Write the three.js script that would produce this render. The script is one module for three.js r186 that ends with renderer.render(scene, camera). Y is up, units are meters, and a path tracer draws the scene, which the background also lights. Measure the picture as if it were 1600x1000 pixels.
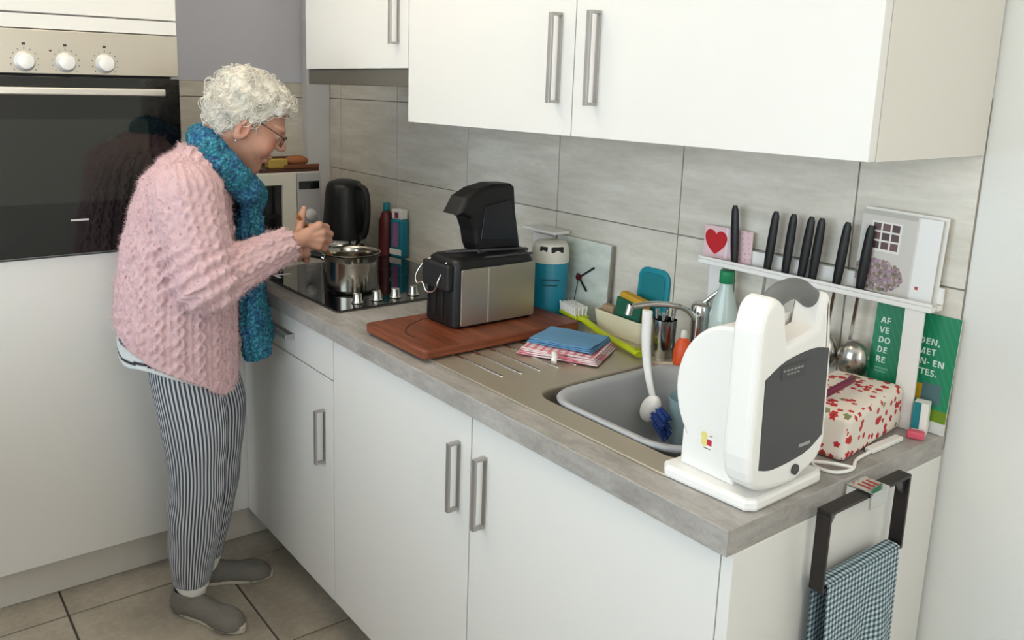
import * as THREE from 'three';
import { RoundedBoxGeometry } from 'three/addons/geometries/RoundedBoxGeometry.js';
import { mergeGeometries, mergeVertices } from 'three/addons/utils/BufferGeometryUtils.js';
import { RectAreaLightUniformsLib } from 'three/addons/lights/RectAreaLightUniformsLib.js';
import { ImprovedNoise } from 'three/addons/math/ImprovedNoise.js';

// ------------------------------------------------------------------ camera, sky, light, exposure
const scene = new THREE.Scene();
const camera = new THREE.PerspectiveCamera(41.64, 1.6, 0.05, 60);
camera.position.set(0.640, 1.5006, 1.543);
camera.up.set(-0.16805, 0.98146, -0.09219);
camera.lookAt(0.640 - 0.79724, 1.5006 - 0.19032, 1.543 - 0.57288);
camera.setViewOffset(1600, 1000, 84, 110, 1600, 1000);
scene.background = new THREE.Color(0.86, 0.94, 1.0);          // bright overcast sky outside the window
scene.backgroundIntensity = 2.0;
const renderer = new THREE.WebGLRenderer({ antialias: true });
renderer.toneMapping = THREE.LinearToneMapping;
renderer.toneMappingExposure = 0.87;
renderer.shadowMap.enabled = true;
RectAreaLightUniformsLib.init();
const ROOM = { x0: -2.44, x1: 1.5, z1: 3.2, h: 2.58 };
const WIN = { x0: -1.7, x1: 1.1, y0: 0.72, y1: 2.15 }, WIN2 = { z0: 0.95, z1: 1.95, y0: 0.95, y1: 2.15 };   // both windows out of view: facing the worktop, and at right lighting its end
function daylight(w, h, strength, pos, look) { const l = new THREE.RectAreaLight(new THREE.Color(0.74, 0.90, 1.0), strength, w - 0.12, h - 0.12); l.name = 'unseen_window_daylight'; l.position.set(...pos); l.lookAt(...look); scene.add(l); }  // area light in each unseen window, sized and placed to light the room
daylight(WIN.x1 - WIN.x0, WIN.y1 - WIN.y0, 3.45, [(WIN.x0 + WIN.x1) / 2, (WIN.y0 + WIN.y1) / 2, ROOM.z1 - 0.01], [(WIN.x0 + WIN.x1) / 2, (WIN.y0 + WIN.y1) / 2, 0]);
daylight(WIN2.z1 - WIN2.z0, WIN2.y1 - WIN2.y0, 1.3, [ROOM.x1 - 0.01, (WIN2.y0 + WIN2.y1) / 2, (WIN2.z0 + WIN2.z1) / 2], [0, (WIN2.y0 + WIN2.y1) / 2, (WIN2.z0 + WIN2.z1) / 2]);

// ------------------------------------------------------------------ helpers
let seed = 12345;
const rnd = () => { seed = (seed + 0x6D2B79F5) | 0; let t = Math.imul(seed ^ (seed >>> 15), 1 | seed); t = (t + Math.imul(t ^ (t >>> 7), 61 | t)) ^ t; return ((t ^ (t >>> 14)) >>> 0) / 4294967296; };
const V = (x, y, z) => new THREE.Vector3(x, y, z);
const PN = new ImprovedNoise();
const lerp = (a, b, t) => a + (b - a) * t, clamp = (x, a, b) => Math.min(b, Math.max(a, x));
const sstep = (a, b, x) => { const t = clamp((x - a) / (b - a), 0, 1); return t * t * (3 - 2 * t); };
const used = {};
const numbered = (n) => { used[n] = (used[n] ?? -1) + 1; return used[n] ? n + '_' + String(used[n]).padStart(3, '0') : n; };
function fin(o) { o.castShadow = true; o.receiveShadow = true; return o; }
function thing(name, label, category, pos = [0, 0, 0], turn = 0, group) {
  const o = new THREE.Group(); o.name = numbered(name); o.position.set(...pos); o.rotation.y = turn;
  o.userData = { label, category }; if (group) o.userData.group = group; scene.add(o); return o;
}
function part(parent, name, geo, mat, label) { const m = fin(new THREE.Mesh(Array.isArray(geo) ? merge(geo) : geo, mat)); m.name = name; if (label) m.userData.label = label; parent.add(m); return m; }
function solo(name, label, category, geo, mat, pos = [0, 0, 0], turn = 0, group) {
  const m = fin(new THREE.Mesh(Array.isArray(geo) ? merge(geo) : geo, mat)); m.name = numbered(name); m.position.set(...pos); m.rotation.y = turn;
  m.userData = { label, category }; if (group) m.userData.group = group; scene.add(m); return m;
}
function struct(name, geo, mat, label) { const m = fin(new THREE.Mesh(Array.isArray(geo) ? merge(geo) : geo, mat)); m.name = name; m.userData = { kind: 'structure', label, category: name.split('_')[0] }; scene.add(m); return m; }
function merge(list) {
  return mergeGeometries(list.map((g) => { const n = g.index ? g.toNonIndexed() : g; for (const k of Object.keys(n.attributes)) if (!['position', 'normal', 'uv'].includes(k)) n.deleteAttribute(k); if (!n.attributes.uv) n.setAttribute('uv', new THREE.BufferAttribute(new Float32Array(n.attributes.position.count * 2), 2)); return n; }));
}
function uvBox(g0) {                                             // uv in metres from the face's main direction
  const g = g0.index ? g0.toNonIndexed() : g0, p = g.attributes.position, uv = new Float32Array(p.count * 2);
  const a = V(), b = V(), c = V();
  for (let i = 0; i < p.count; i += 3) {
    a.fromBufferAttribute(p, i); b.fromBufferAttribute(p, i + 1); c.fromBufferAttribute(p, i + 2);
    const n = b.clone().sub(a).cross(c.clone().sub(a)), x = Math.abs(n.x), y = Math.abs(n.y), z = Math.abs(n.z);
    for (let k = 0; k < 3; k++) { const q = [a, b, c][k], j = (i + k) * 2; if (y >= x && y >= z) { uv[j] = q.x; uv[j + 1] = q.z; } else if (x >= z) { uv[j] = q.z; uv[j + 1] = q.y; } else { uv[j] = q.x; uv[j + 1] = q.y; } }
  }
  g.setAttribute('uv', new THREE.BufferAttribute(uv, 2)); return g;
}
// box given by its limits, edges rounded by r
function bx(x0, x1, y0, y1, z0, z1, r = 0.0015, seg = 1) {
  const g = r ? new RoundedBoxGeometry(x1 - x0, y1 - y0, z1 - z0, seg, Math.min(r, (x1 - x0) / 2.01, (y1 - y0) / 2.01, (z1 - z0) / 2.01)) : new THREE.BoxGeometry(x1 - x0, y1 - y0, z1 - z0);
  g.translate((x0 + x1) / 2, (y0 + y1) / 2, (z0 + z1) / 2); return g;
}
const cyl = (r0, r1, y0, y1, x = 0, z = 0, n = 32) => new THREE.CylinderGeometry(r1, r0, y1 - y0, n).translate(x, (y0 + y1) / 2, z);
function bar(a, b, r, n = 12, r2 = r) { const d = b.clone().sub(a), g = new THREE.CylinderGeometry(r2, r, d.length(), n); g.applyQuaternion(new THREE.Quaternion().setFromUnitVectors(V(0, 1, 0), d.clone().normalize())); const m = a.clone().add(b).multiplyScalar(0.5); return g.translate(m.x, m.y, m.z); }
const lathe = (pts, n = 40) => new THREE.LatheGeometry(pts.map(([r, y]) => new THREE.Vector2(r, y)), n);
function tube(pts, r, n = 48, k = 8, closed = false, tension = 0.5) { return new THREE.TubeGeometry(new THREE.CatmullRomCurve3(pts.map((p) => p.isVector3 ? p : V(...p)), closed, 'catmullrom', tension), n, r, k, closed); }
function rrPts(x0, y0, x1, y1, r, n = 6) {                        // rounded rectangle as points, counter-clockwise
  const out = [], c = [[x1 - r, y1 - r, 0], [x0 + r, y1 - r, 1], [x0 + r, y0 + r, 2], [x1 - r, y0 + r, 3]];
  for (const [cx, cy, q] of c) for (let i = 0; i <= n; i++) { const a = (q + i / n) * Math.PI / 2; out.push([cx + r * Math.cos(a), cy + r * Math.sin(a)]); }
  return out;
}
const shapeOf = (pts, holes = []) => { const s = new THREE.Shape(pts.map(([x, y]) => new THREE.Vector2(x, y))); for (const h of holes) s.holes.push(new THREE.Path(h.map(([x, y]) => new THREE.Vector2(x, y)))); return s; };
function extr(pts, depth, bevel = 0, holes = [], seg = 2) {        // in xy, grows along +z
  return new THREE.ExtrudeGeometry(shapeOf(pts, holes), { depth: depth - 2 * bevel, bevelEnabled: bevel > 0, bevelThickness: bevel, bevelSize: bevel, bevelOffset: -bevel, bevelSegments: seg, curveSegments: 12 }).translate(0, 0, bevel);
}
function plan(pts, y0, h, bevel = 0, holes = []) {                 // outline in (x, z), grows up from y0
  const f = (l) => l.map(([x, z]) => [x, -z]).reverse();
  return extr(f(pts), h, bevel, holes.map(f)).rotateX(-Math.PI / 2).translate(0, y0, 0);
}
const facingX = (g, x) => g.rotateY(Math.PI / 2).translate(x, 0, 0);  // shape drawn in (-z, y), grows along +x
function loft(rings, { cap0 = false, cap1 = false, uScale = null } = {}) {
  const n = rings[0].length, pos = [], uv = [], idx = []; let vlen = 0;
  rings.forEach((r, j) => {
    if (j) vlen += r[0].distanceTo(rings[j - 1][0]);
    let per = 0; for (let i = 0; i < n; i++) per += r[i].distanceTo(r[(i + 1) % n]);
    for (let i = 0; i <= n; i++) { const p = r[i % n]; pos.push(p.x, p.y, p.z); uv.push(i / n * (uScale ?? per), vlen); }
  });
  const w = n + 1;
  for (let j = 0; j + 1 < rings.length; j++) for (let i = 0; i < n; i++) { const a = j * w + i, b = a + 1, c = a + w, d = c + 1; idx.push(a, c, b, b, c, d); }
  for (const [on, j, flip] of [[cap0, 0, false], [cap1, rings.length - 1, true]]) if (on) {
    const c = V(); rings[j].forEach((p) => c.add(p)); c.multiplyScalar(1 / n); const k = pos.length / 3; pos.push(c.x, c.y, c.z); uv.push(0, 0);
    for (let i = 0; i < n; i++) { const p = rings[j][i]; pos.push(p.x, p.y, p.z); uv.push(p.x, p.z); }
    for (let i = 0; i < n; i++) { const a = k + 1 + i, b = k + 1 + (i + 1) % n; flip ? idx.push(k, b, a) : idx.push(k, a, b); }
  }
  const g = new THREE.BufferGeometry(); g.setAttribute('position', new THREE.Float32BufferAttribute(pos, 3)); g.setAttribute('uv', new THREE.Float32BufferAttribute(uv, 2)); g.setIndex(idx); g.computeVertexNormals();
  const nm = g.attributes.normal;                                  // close the seam's normals
  rings.forEach((r, j) => { const a = j * w, b = a + n; const s = V(nm.getX(a) + nm.getX(b), nm.getY(a) + nm.getY(b), nm.getZ(a) + nm.getZ(b)).normalize(); nm.setXYZ(a, s.x, s.y, s.z); nm.setXYZ(b, s.x, s.y, s.z); });
  return g;
}
const ring = (pts, y) => pts.map(([x, z]) => V(x, y, z));
// surface nets: meshes the zero set of f (negative inside)
function nets(f, lo, hi, h, colorOf) {
  const nx = Math.ceil((hi[0] - lo[0]) / h) + 1, ny = Math.ceil((hi[1] - lo[1]) / h) + 1, nz = Math.ceil((hi[2] - lo[2]) / h) + 1;
  const F = new Float32Array(nx * ny * nz), at = (i, j, k) => (k * ny + j) * nx + i;
  for (let k = 0; k < nz; k++) for (let j = 0; j < ny; j++) for (let i = 0; i < nx; i++) F[at(i, j, k)] = f(lo[0] + i * h, lo[1] + j * h, lo[2] + k * h);
  const id = new Int32Array(nx * ny * nz).fill(-1), pos = [], idx = [];
  const E = [[0, 1], [2, 3], [4, 5], [6, 7], [0, 2], [1, 3], [4, 6], [5, 7], [0, 4], [1, 5], [2, 6], [3, 7]];
  for (let k = 0; k < nz - 1; k++) for (let j = 0; j < ny - 1; j++) for (let i = 0; i < nx - 1; i++) {
    const v = []; let m = 0; for (let c = 0; c < 8; c++) { v[c] = F[at(i + (c & 1), j + ((c >> 1) & 1), k + (c >> 2))]; if (v[c] < 0) m |= 1 << c; }
    if (m === 0 || m === 255) continue;
    let x = 0, y = 0, z = 0, n = 0;
    for (const [a, b] of E) if ((v[a] < 0) !== (v[b] < 0)) { const t = v[a] / (v[a] - v[b]); x += lerp(a & 1, b & 1, t); y += lerp((a >> 1) & 1, (b >> 1) & 1, t); z += lerp(a >> 2, b >> 2, t); n++; }
    id[at(i, j, k)] = pos.length / 3; pos.push(lo[0] + (i + x / n) * h, lo[1] + (j + y / n) * h, lo[2] + (k + z / n) * h);
  }
  const quad = (a, b, c, d, flip) => { if (a < 0 || b < 0 || c < 0 || d < 0) return; flip ? idx.push(a, c, b, a, d, c) : idx.push(a, b, c, a, c, d); };
  for (let k = 1; k < nz - 1; k++) for (let j = 1; j < ny - 1; j++) for (let i = 1; i < nx - 1; i++) {
    const s = F[at(i, j, k)] < 0;
    if (s !== F[at(i + 1, j, k)] < 0) quad(id[at(i, j - 1, k - 1)], id[at(i, j, k - 1)], id[at(i, j, k)], id[at(i, j - 1, k)], !s);
    if (s !== F[at(i, j + 1, k)] < 0) quad(id[at(i - 1, j, k - 1)], id[at(i - 1, j, k)], id[at(i, j, k)], id[at(i, j, k - 1)], !s);
    if (s !== F[at(i, j, k + 1)] < 0) quad(id[at(i - 1, j - 1, k)], id[at(i, j - 1, k)], id[at(i, j, k)], id[at(i - 1, j, k)], !s);
  }
  const g = new THREE.BufferGeometry(); g.setAttribute('position', new THREE.Float32BufferAttribute(pos, 3)); g.setIndex(idx); g.computeVertexNormals();
  if (colorOf) { const c = new Float32Array(pos.length); for (let i = 0; i < pos.length; i += 3) { const q = colorOf(pos[i], pos[i + 1], pos[i + 2]); c[i] = q[0]; c[i + 1] = q[1]; c[i + 2] = q[2]; } g.setAttribute('color', new THREE.BufferAttribute(c, 3)); }
  return g;
}
const smin = (a, b, k) => { const h = Math.max(k - Math.abs(a - b), 0) / k; return Math.min(a, b) - h * h * k * 0.25; };
const cone = (p, a, b, ra, rb) => {                                // distance to a tapered capsule
  const ex = b[0] - a[0], ey = b[1] - a[1], ez = b[2] - a[2], px = p[0] - a[0], py = p[1] - a[1], pz = p[2] - a[2];
  const t = clamp((px * ex + py * ey + pz * ez) / (ex * ex + ey * ey + ez * ez + 1e-9), 0, 1), dx = px - ex * t, dy = py - ey * t, dz = pz - ez * t;
  return Math.sqrt(dx * dx + dy * dy + dz * dz) - lerp(ra, rb, t);
};
const ell = (p, c, r) => { const x = (p[0] - c[0]) / r[0], y = (p[1] - c[1]) / r[1], z = (p[2] - c[2]) / r[2], k = Math.sqrt(x * x + y * y + z * z); return (k - 1) * Math.min(r[0], r[1], r[2]); };

// ------------------------------------------------------------------ computed textures (surface grain and print only)
function tileNoise(w, h, fx, fy, s) {                              // tileable value noise
  const g = new Float32Array(fx * fy); const keep = seed; seed = s; for (let i = 0; i < g.length; i++) g[i] = rnd(); seed = keep;
  const out = new Float32Array(w * h), sm = (t) => t * t * (3 - 2 * t);
  for (let y = 0; y < h; y++) { const v = y / h * fy, j = Math.floor(v), tv = sm(v - j); for (let x = 0; x < w; x++) { const u = x / w * fx, i = Math.floor(u), tu = sm(u - i), a = g[(j % fy) * fx + i % fx], b = g[(j % fy) * fx + (i + 1) % fx], c = g[((j + 1) % fy) * fx + i % fx], d = g[((j + 1) % fy) * fx + (i + 1) % fx]; out[y * w + x] = lerp(lerp(a, b, tu), lerp(c, d, tu), tv); } }
  return out;
}
function noiseTex(w, h, layers, c0, c1, repeat, srgb = true) {
  const f = new Float32Array(w * h); let tot = 0; layers.forEach(([fx, fy, a], n) => { const t = tileNoise(w, h, fx, fy, 77 + n * 13 + fx * 7 + fy); for (let i = 0; i < f.length; i++) f[i] += a * t[i]; tot += a; });
  const d = new Uint8Array(w * h * 4); for (let i = 0; i < f.length; i++) { const t = clamp((f[i] / tot - 0.5) * 1.7 + 0.5, 0, 1); for (let k = 0; k < 3; k++) d[i * 4 + k] = lerp(c0[k], c1[k], t); d[i * 4 + 3] = 255; }
  return dtex(d, w, h, repeat, srgb);
}
function dtex(d, w, h, repeat, srgb = true) { const t = new THREE.DataTexture(d, w, h); t.wrapS = t.wrapT = THREE.RepeatWrapping; t.magFilter = THREE.LinearFilter; t.minFilter = THREE.LinearMipmapLinearFilter; t.generateMipmaps = true; if (srgb) t.colorSpace = THREE.SRGBColorSpace; t.repeat.set(...repeat); t.needsUpdate = true; return t; }
function pixTex(w, h, fn, repeat = [1, 1]) { const d = new Uint8Array(w * h * 4); for (let y = 0; y < h; y++) for (let x = 0; x < w; x++) { const c = fn(x / w, y / h, x, y), i = (y * w + x) * 4; d[i] = c[0]; d[i + 1] = c[1]; d[i + 2] = c[2]; d[i + 3] = 255; } return dtex(d, w, h, repeat); }
function canvasTex(w, h, draw) { const c = document.createElement('canvas'); c.width = w; c.height = h; draw(c.getContext('2d'), w, h); const t = new THREE.CanvasTexture(c); t.colorSpace = THREE.SRGBColorSpace; t.magFilter = THREE.LinearFilter; return t; }
const std = (color, roughness = 0.5, o = {}) => new THREE.MeshStandardMaterial({ color, roughness, ...o });
const phy = (color, roughness, o) => new THREE.MeshPhysicalMaterial({ color, roughness, ...o });
const vcol = (roughness, o = {}) => new THREE.MeshPhysicalMaterial({ color: 0xffffff, vertexColors: true, roughness, ...o });

const M = {
  cabinet: std(0xe6e4df, 0.42), cabinetEdge: std(0xd9d4ca, 0.5), carcass: std(0xdedad2, 0.6), paint: std(0xe6e6e1, 0.85, { bumpMap: noiseTex(256, 256, [[64, 64, 1], [128, 128, 1]], [90, 90, 90], [165, 165, 165], [3, 3], false), bumpScale: 0.0006 }),
  greyPaint: std(0xd8d9e4, 0.85), ceil: std(0xf1efea, 0.9), grout: std(0x8b8780, 0.9),
  tile: std(0xffffff, 0.38, { map: noiseTex(512, 512, [[4, 24, 2], [9, 60, 1.4], [24, 140, 1], [90, 90, .5]], [209, 203, 190], [232, 227, 216], [1.7, 1.7]) }),
  floor: std(0xffffff, 0.5, { map: noiseTex(512, 512, [[5, 7, 2], [16, 20, 1.2], [70, 60, 1], [160, 160, .8]], [146, 137, 123], [178, 168, 153], [1.1, 1.1]) }), floorGrout: std(0x4d473f, 0.95),
  counter: std(0xffffff, 0.42, { map: noiseTex(1024, 1024, [[5, 14, 2], [14, 40, 1.8], [40, 110, 1.4], [150, 220, 1]], [140, 135, 129], [182, 178, 173], [1.2, 1.2]) }),
  steel: std(0xc4beb2, 0.4, { metalness: 1, bumpMap: noiseTex(256, 512, [[4, 256, 1], [8, 128, .6]], [110, 110, 110], [145, 145, 145], [2, 6], false), bumpScale: 0.00012 }),
  sinkSteel: std(0xc3b9a6, 0.42, { metalness: 0.75 }), chrome: std(0xd6d6d4, 0.09, { metalness: 1 }), handle: std(0xb0aca8, 0.36, { metalness: 0.7 }), knob: std(0xeceae6, 0.3, { metalness: 0.25 }),
  blackGlass: phy(0x0b0b0c, 0.06, { clearcoat: 0.4 }), ovenWindow: phy(0x22241f, 0.07, { clearcoat: 0.5 }), black: std(0x070708, 0.42), blackSoft: std(0x151516, 0.55), ink: std(0x1a1a1c, 0.6), greyDark: std(0x3b3b3c, 0.5), white: std(0xf0eeea, 0.35), whiteSoft: std(0xeceae4, 0.6), offWhite: std(0xe4e1d6, 0.55),
  unseen_sideboard: std(0x6b4a33, 0.5), screen: std(0x3f3f40, 0.4), greyHandle: std(0x6d6d6d, 0.5), green: std(0x1f8a5a, 0.4), teal: std(0x138c9c, 0.45), tealDark: std(0x0e7c86, 0.5), lime: std(0xb3c213, 0.45), cream: std(0xd8d0b4, 0.55), red: std(0xb2232c, 0.5), darkRed: std(0x5a1a1c, 0.35), orange: std(0xd8501c, 0.4), pink: std(0xd9596c, 0.5), blue: std(0x183f8c, 0.6), maroon: std(0x6e1638, 0.5), tub: std(0x9c9c9c, 0.4), tubRim: std(0xc0c1c2, 0.4),
  wood: std(0xffffff, 0.42, { map: noiseTex(512, 512, [[3, 40, 2], [8, 120, 1.5], [20, 220, 1]], [92, 44, 24], [142, 76, 44], [1.5, 2.2]) }), spoonWood: std(0x9a6233, 0.6), hob: phy(0x0a0a0b, 0.05, { clearcoat: 0.3 }), hobMark: std(0x55534f, 0.4),
  glass: phy(0xffffff, 0.03, { transmission: 1, thickness: 0, ior: 1.45 }), clear: phy(0xf2f7f4, 0.06, { transmission: 0.94, thickness: 0, ior: 1.4 }), cyanPlastic: phy(0xc4dce2, 0.3, { transmission: 0.45, thickness: 0 }), aqua: phy(0xdfeeea, 0.05, { transmission: 0.35, thickness: 0 }), hangBlack: std(0x2a2422, 0.4, { metalness: 0.3 }), hangGrey: std(0x6f6c6a, 0.3, { metalness: 0.85 }),
};

// ------------------------------------------------------------------ the room
const T = 0.91, CF = 0.616, DF = 0.598;                             // counter height, counter front edge, door fronts
{
  const { x0, x1, z1, h } = ROOM, w = 0.12, by = -0.006;
  const fl = struct('floor', bx(x0 - w, x1 + w, -0.12, -0.004, -w, z1 + w, 0), M.floorGrout, 'grey-brown square floor tiles');
  const P = 0.45, tg = uvBox(bx(-P / 2 + 0.003, P / 2 - 0.003, -0.012, 0, -P / 2 + 0.003, P / 2 - 0.003, 0.002));
  const variants = [0, 1, 2, 3].map((k) => { const g = tg.clone(), u = g.attributes.uv; for (let i = 0; i < u.count; i++) u.setXY(i, u.getX(i) + k * 0.23, u.getY(i) + k * 0.31); return g; });
  for (let i = -2; i < 10; i++) for (let j = 0; j < 8; j++) {
    const cx = -1.735 + P / 2 + i * P, cz = 0.27 - P / 2 + j * P; if (cx - P / 2 < x0 - 0.02 || cx + P / 2 > x1 + 0.05 || cz + P / 2 > z1 + 0.05) continue;
    part(fl, 'floor_tile', variants[(i * 3 + j * 5 + 60) % 4], M.floor).position.set(cx, 0, cz);
  }
  const wb = struct('wall_back', uvBox(bx(x0 - w, x1 + w, 0, h, -w, by, 0)), M.paint, 'back wall, tiled behind the worktop and white beside it');
  part(wb, 'grout', bx(x0, -0.001, 0.88, 1.5, by - 0.001, -0.0025, 0), M.grout);
  const W = 0.4186, H = 0.2703, X0 = -0.2143, Y0 = 1.1734, tile = (parent, a, b, c, d, map) => { const k = Math.floor(rnd() * 9); const g = uvBox(bx(a + 0.0015, b - 0.0015, c + 0.0015, d - 0.0015, -0.008, 0, 0.001)); const u = g.attributes.uv; for (let i = 0; i < u.count; i++) u.setXY(i, u.getX(i) + k * 0.37, u.getY(i) + k * 0.53); const m = part(parent, 'tile', g, M.tile); map?.(m); };
  const rows = [[Y0 - H, Y0], [Y0, Y0 + H], [Y0 + H, 1.5]];
  for (const [c, d] of rows) for (let n = -1; n < 6; n++) { const a = Math.max(x0 + 0.001, X0 - (n + 1) * W), b = Math.min(-0.001, X0 - n * W); if (b - a > 0.02) tile(wb, a, b, c, d); }
  const wl = struct('wall_left', bx(x0 - w, x0 + by, 0, h, -w, z1 + w, 0), M.greyPaint, 'blue-grey painted wall above a tiled strip');
  part(wl, 'grout', bx(x0 + by - 0.001, x0 - 0.0025, 0.88, 1.5, 0, 0.77, 0), M.grout);
  for (const [c, d] of rows) for (const [a, b] of [[0, 0.33], [0.33, 0.33 + W]]) tile(wl, -b, -a, c, d, (m) => { m.rotation.y = Math.PI / 2; m.position.x = x0; });
  struct('wall_right', [bx(x1, x1 + w, 0, h, -w, WIN2.z0, 0), bx(x1, x1 + w, 0, h, WIN2.z1, z1 + w, 0), bx(x1, x1 + w, 0, WIN2.y0, WIN2.z0, WIN2.z1, 0), bx(x1, x1 + w, WIN2.y1, h, WIN2.z0, WIN2.z1, 0)], M.paint, 'white wall out of view, set close so its window lights the worktop end');
  { const f = 0.06, { z0: a, z1: b, y0: c, y1: d } = WIN2, wi = struct('window_2', [bx(x1 + 0.03, x1 + 0.09, c, d, a, a + f), bx(x1 + 0.03, x1 + 0.09, c, d, b - f, b), bx(x1 + 0.03, x1 + 0.09, c, c + f, a + f, b - f), bx(x1 + 0.03, x1 + 0.09, d - f, d, a + f, b - f)], M.white, 'white window frame out of view, placed to light the worktop end'); part(wi, 'pane', new THREE.PlaneGeometry(b - a - 2 * f, d - c - 2 * f).rotateY(Math.PI / 2).translate(x1 + 0.06, (c + d) / 2, (a + b) / 2), M.glass); }  // unseen window, set to light the end panel and cupboard sides
  struct('wall_front', [bx(x0 - w, WIN.x0, 0, h, z1, z1 + w, 0), bx(WIN.x1, x1 + w, 0, h, z1, z1 + w, 0), bx(WIN.x0, WIN.x1, 0, WIN.y0, z1, z1 + w, 0), bx(WIN.x0, WIN.x1, WIN.y1, h, z1, z1 + w, 0)], M.paint, 'white wall with the window');
  struct('ceiling', bx(x0 - w, x1 + w, h, h + 0.12, -w, z1 + w, 0), M.ceil, 'white ceiling');
  const mid = (WIN.x0 + WIN.x1) / 2, f = 0.06;
  const wi = struct('window_1', [bx(WIN.x0, WIN.x0 + f, WIN.y0, WIN.y1, z1 + 0.03, z1 + 0.09), bx(WIN.x1 - f, WIN.x1, WIN.y0, WIN.y1, z1 + 0.03, z1 + 0.09), bx(WIN.x0 + f, WIN.x1 - f, WIN.y0, WIN.y0 + f, z1 + 0.03, z1 + 0.09), bx(WIN.x0 + f, WIN.x1 - f, WIN.y1 - f, WIN.y1, z1 + 0.03, z1 + 0.09), bx(mid - f / 2, mid + f / 2, WIN.y0 + f, WIN.y1 - f, z1 + 0.03, z1 + 0.09)], M.white, 'white window frame out of view, placed to light the worktop end');  // unseen window, made wide to light the doors and tiles
  for (const [a, b] of [[WIN.x0 + f, mid - f / 2], [mid + f / 2, WIN.x1 - f]]) part(wi, 'pane', new THREE.PlaneGeometry(b - a, WIN.y1 - WIN.y0 - 2 * f).translate((a + b) / 2, (WIN.y0 + WIN.y1) / 2, z1 + 0.06), M.glass);
  struct('trim_1', bx(x0 + 0.001, x0 + 0.045, 0.912, 2.57, 0.001, 0.1, 0.004), std(0xd6d6d8, 0.5), 'white pipe casing in the corner');
}
{ // unseen uplighter bowl outside the frame, standing in for light bounced off the ceiling
  const t = thing('unseen_uplighter', 'white bowl lamp out of view, placed to light the room off the ceiling', 'lamp', [-1.2, 2.1, 1.3]), top = ROOM.h - 2.1;
  part(t, 'bowl', lathe([[0, 0], [0.1, 0.006], [0.19, 0.04], [0.235, 0.09], [0.235, 0.1], [0.225, 0.1], [0.182, 0.05], [0.098, 0.016], [0, 0.012]]), M.white);
  part(t, 'glowing_disc', cyl(0.15, 0.15, 0.04, 0.046, 0, 0, 32), std(0xfff4e2, 0.6, { emissive: 0xffe6c8, emissiveIntensity: 1.5 }));
  part(t, 'rod', cyl(0.006, 0.006, 0.01, top - 0.022, 0, 0, 10), M.white); part(t, 'ceiling_rose', cyl(0.05, 0.045, top - 0.022, top - 0.0005, 0, 0, 24), M.white);
  const l = new THREE.RectAreaLight(new THREE.Color(1.0, 0.87, 0.7), 105, 0.28, 0.28); l.name = 'unseen_lamp_light'; l.position.set(0, 0.055, 0); l.rotation.x = Math.PI / 2; t.add(l);
}

{ // unseen wooden cabinet, placed to shade the lower doors and the oven housing
  const t = thing('unseen_sideboard', 'brown wooden cabinet out of view, placed to shade the lower doors', 'unseen_sideboard'), x0 = -1.5, x1 = -0.3, z0 = 1.82, z1 = 2.26;
  part(t, 'body', bx(x0, x1, 0.06, 0.85, z0 + 0.02, z1, 0.002), M.unseen_sideboard); part(t, 'top', bx(x0 - 0.02, x1 + 0.02, 0.851, 0.88, z0 - 0.01, z1 + 0.01, 0.004), M.unseen_sideboard);
  for (const x of [x0 + 0.04, x1 - 0.04]) for (const z of [z0 + 0.06, z1 - 0.04]) part(t, 'foot', cyl(0.02, 0.025, 0.001, 0.06, x, z, 16), M.unseen_sideboard);
  for (let i = 0; i < 3; i++) { const a = x0 + 0.01 + i * 0.395, d = part(t, 'door', bx(a, a + 0.388, 0.075, 0.835, z0, z0 + 0.019, 0.003), M.unseen_sideboard); part(d, 'knob', new THREE.SphereGeometry(0.014, 16, 12).translate(a + 0.34, 0.5, z0 - 0.012), M.handle); }
}
{ // unseen globe lamp outside the frame, placed to warm the worktop end
  const t = thing('unseen_wall_lamp', 'round opal wall lamp out of view, placed to warm the end panel', 'lamp', [1.33, 1.9, 1.12]);
  part(t, 'globe', new THREE.SphereGeometry(0.11, 32, 24), std(0xfff2e0, 0.5, { emissive: 0xffd9ae, emissiveIntensity: 2.0 }));
  part(t, 'bracket', bar(V(0.1, 0, 0), V(0.16, 0, 0), 0.015), M.white); part(t, 'wall_plate', bx(0.158, 0.169, -0.05, 0.05, -0.05, 0.05, 0.002), M.white);
  const l = new THREE.PointLight(new THREE.Color(1.0, 0.8, 0.6), 1.0); l.name = 'unseen_lamp_light'; l.castShadow = true; l.shadow.radius = 5; t.add(l);
}

// ------------------------------------------------------------------ fitted kitchen
// bow handle standing off a door: built in the y-z plane, foot on the door at z = 0
function handleGeo(len, out = 0.03, w = 0.011, t = 0.006) { return merge([bx(-w / 2, w / 2, 0, len, out - t, out, 0.001), bx(-w / 2, w / 2, 0, t, 0, out - t, 0.001), bx(-w / 2, w / 2, len - t, len, 0, out - t, 0.001), bx(-w / 2, w / 2, t, len - t, 0, 0.003, 0.0008)]); }
const H15 = handleGeo(0.15), H18 = handleGeo(0.178);
function carcass(t, x0, x1, y0, y1, z0, z1, top = false) { const p = 0.016; part(t, 'side_panel', bx(x0, x0 + p, y0, y1, z0, z1, 0), M.carcass); part(t, 'side_panel', bx(x1 - p, x1, y0, y1, z0, z1, 0), M.carcass); part(t, 'bottom_panel', bx(x0 + p, x1 - p, y0, y0 + p, z0, z1, 0), M.carcass); part(t, 'back_panel', bx(x0 + p, x1 - p, y0 + p, y1, z0, z0 + 0.006, 0), M.carcass); if (top) part(t, 'top_panel', bx(x0 + p, x1 - p, y1 - p, y1, z0 + 0.006, z1, 0), M.carcass); }
const DB = 0.125;                                                   // lower edge of the base doors
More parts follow.
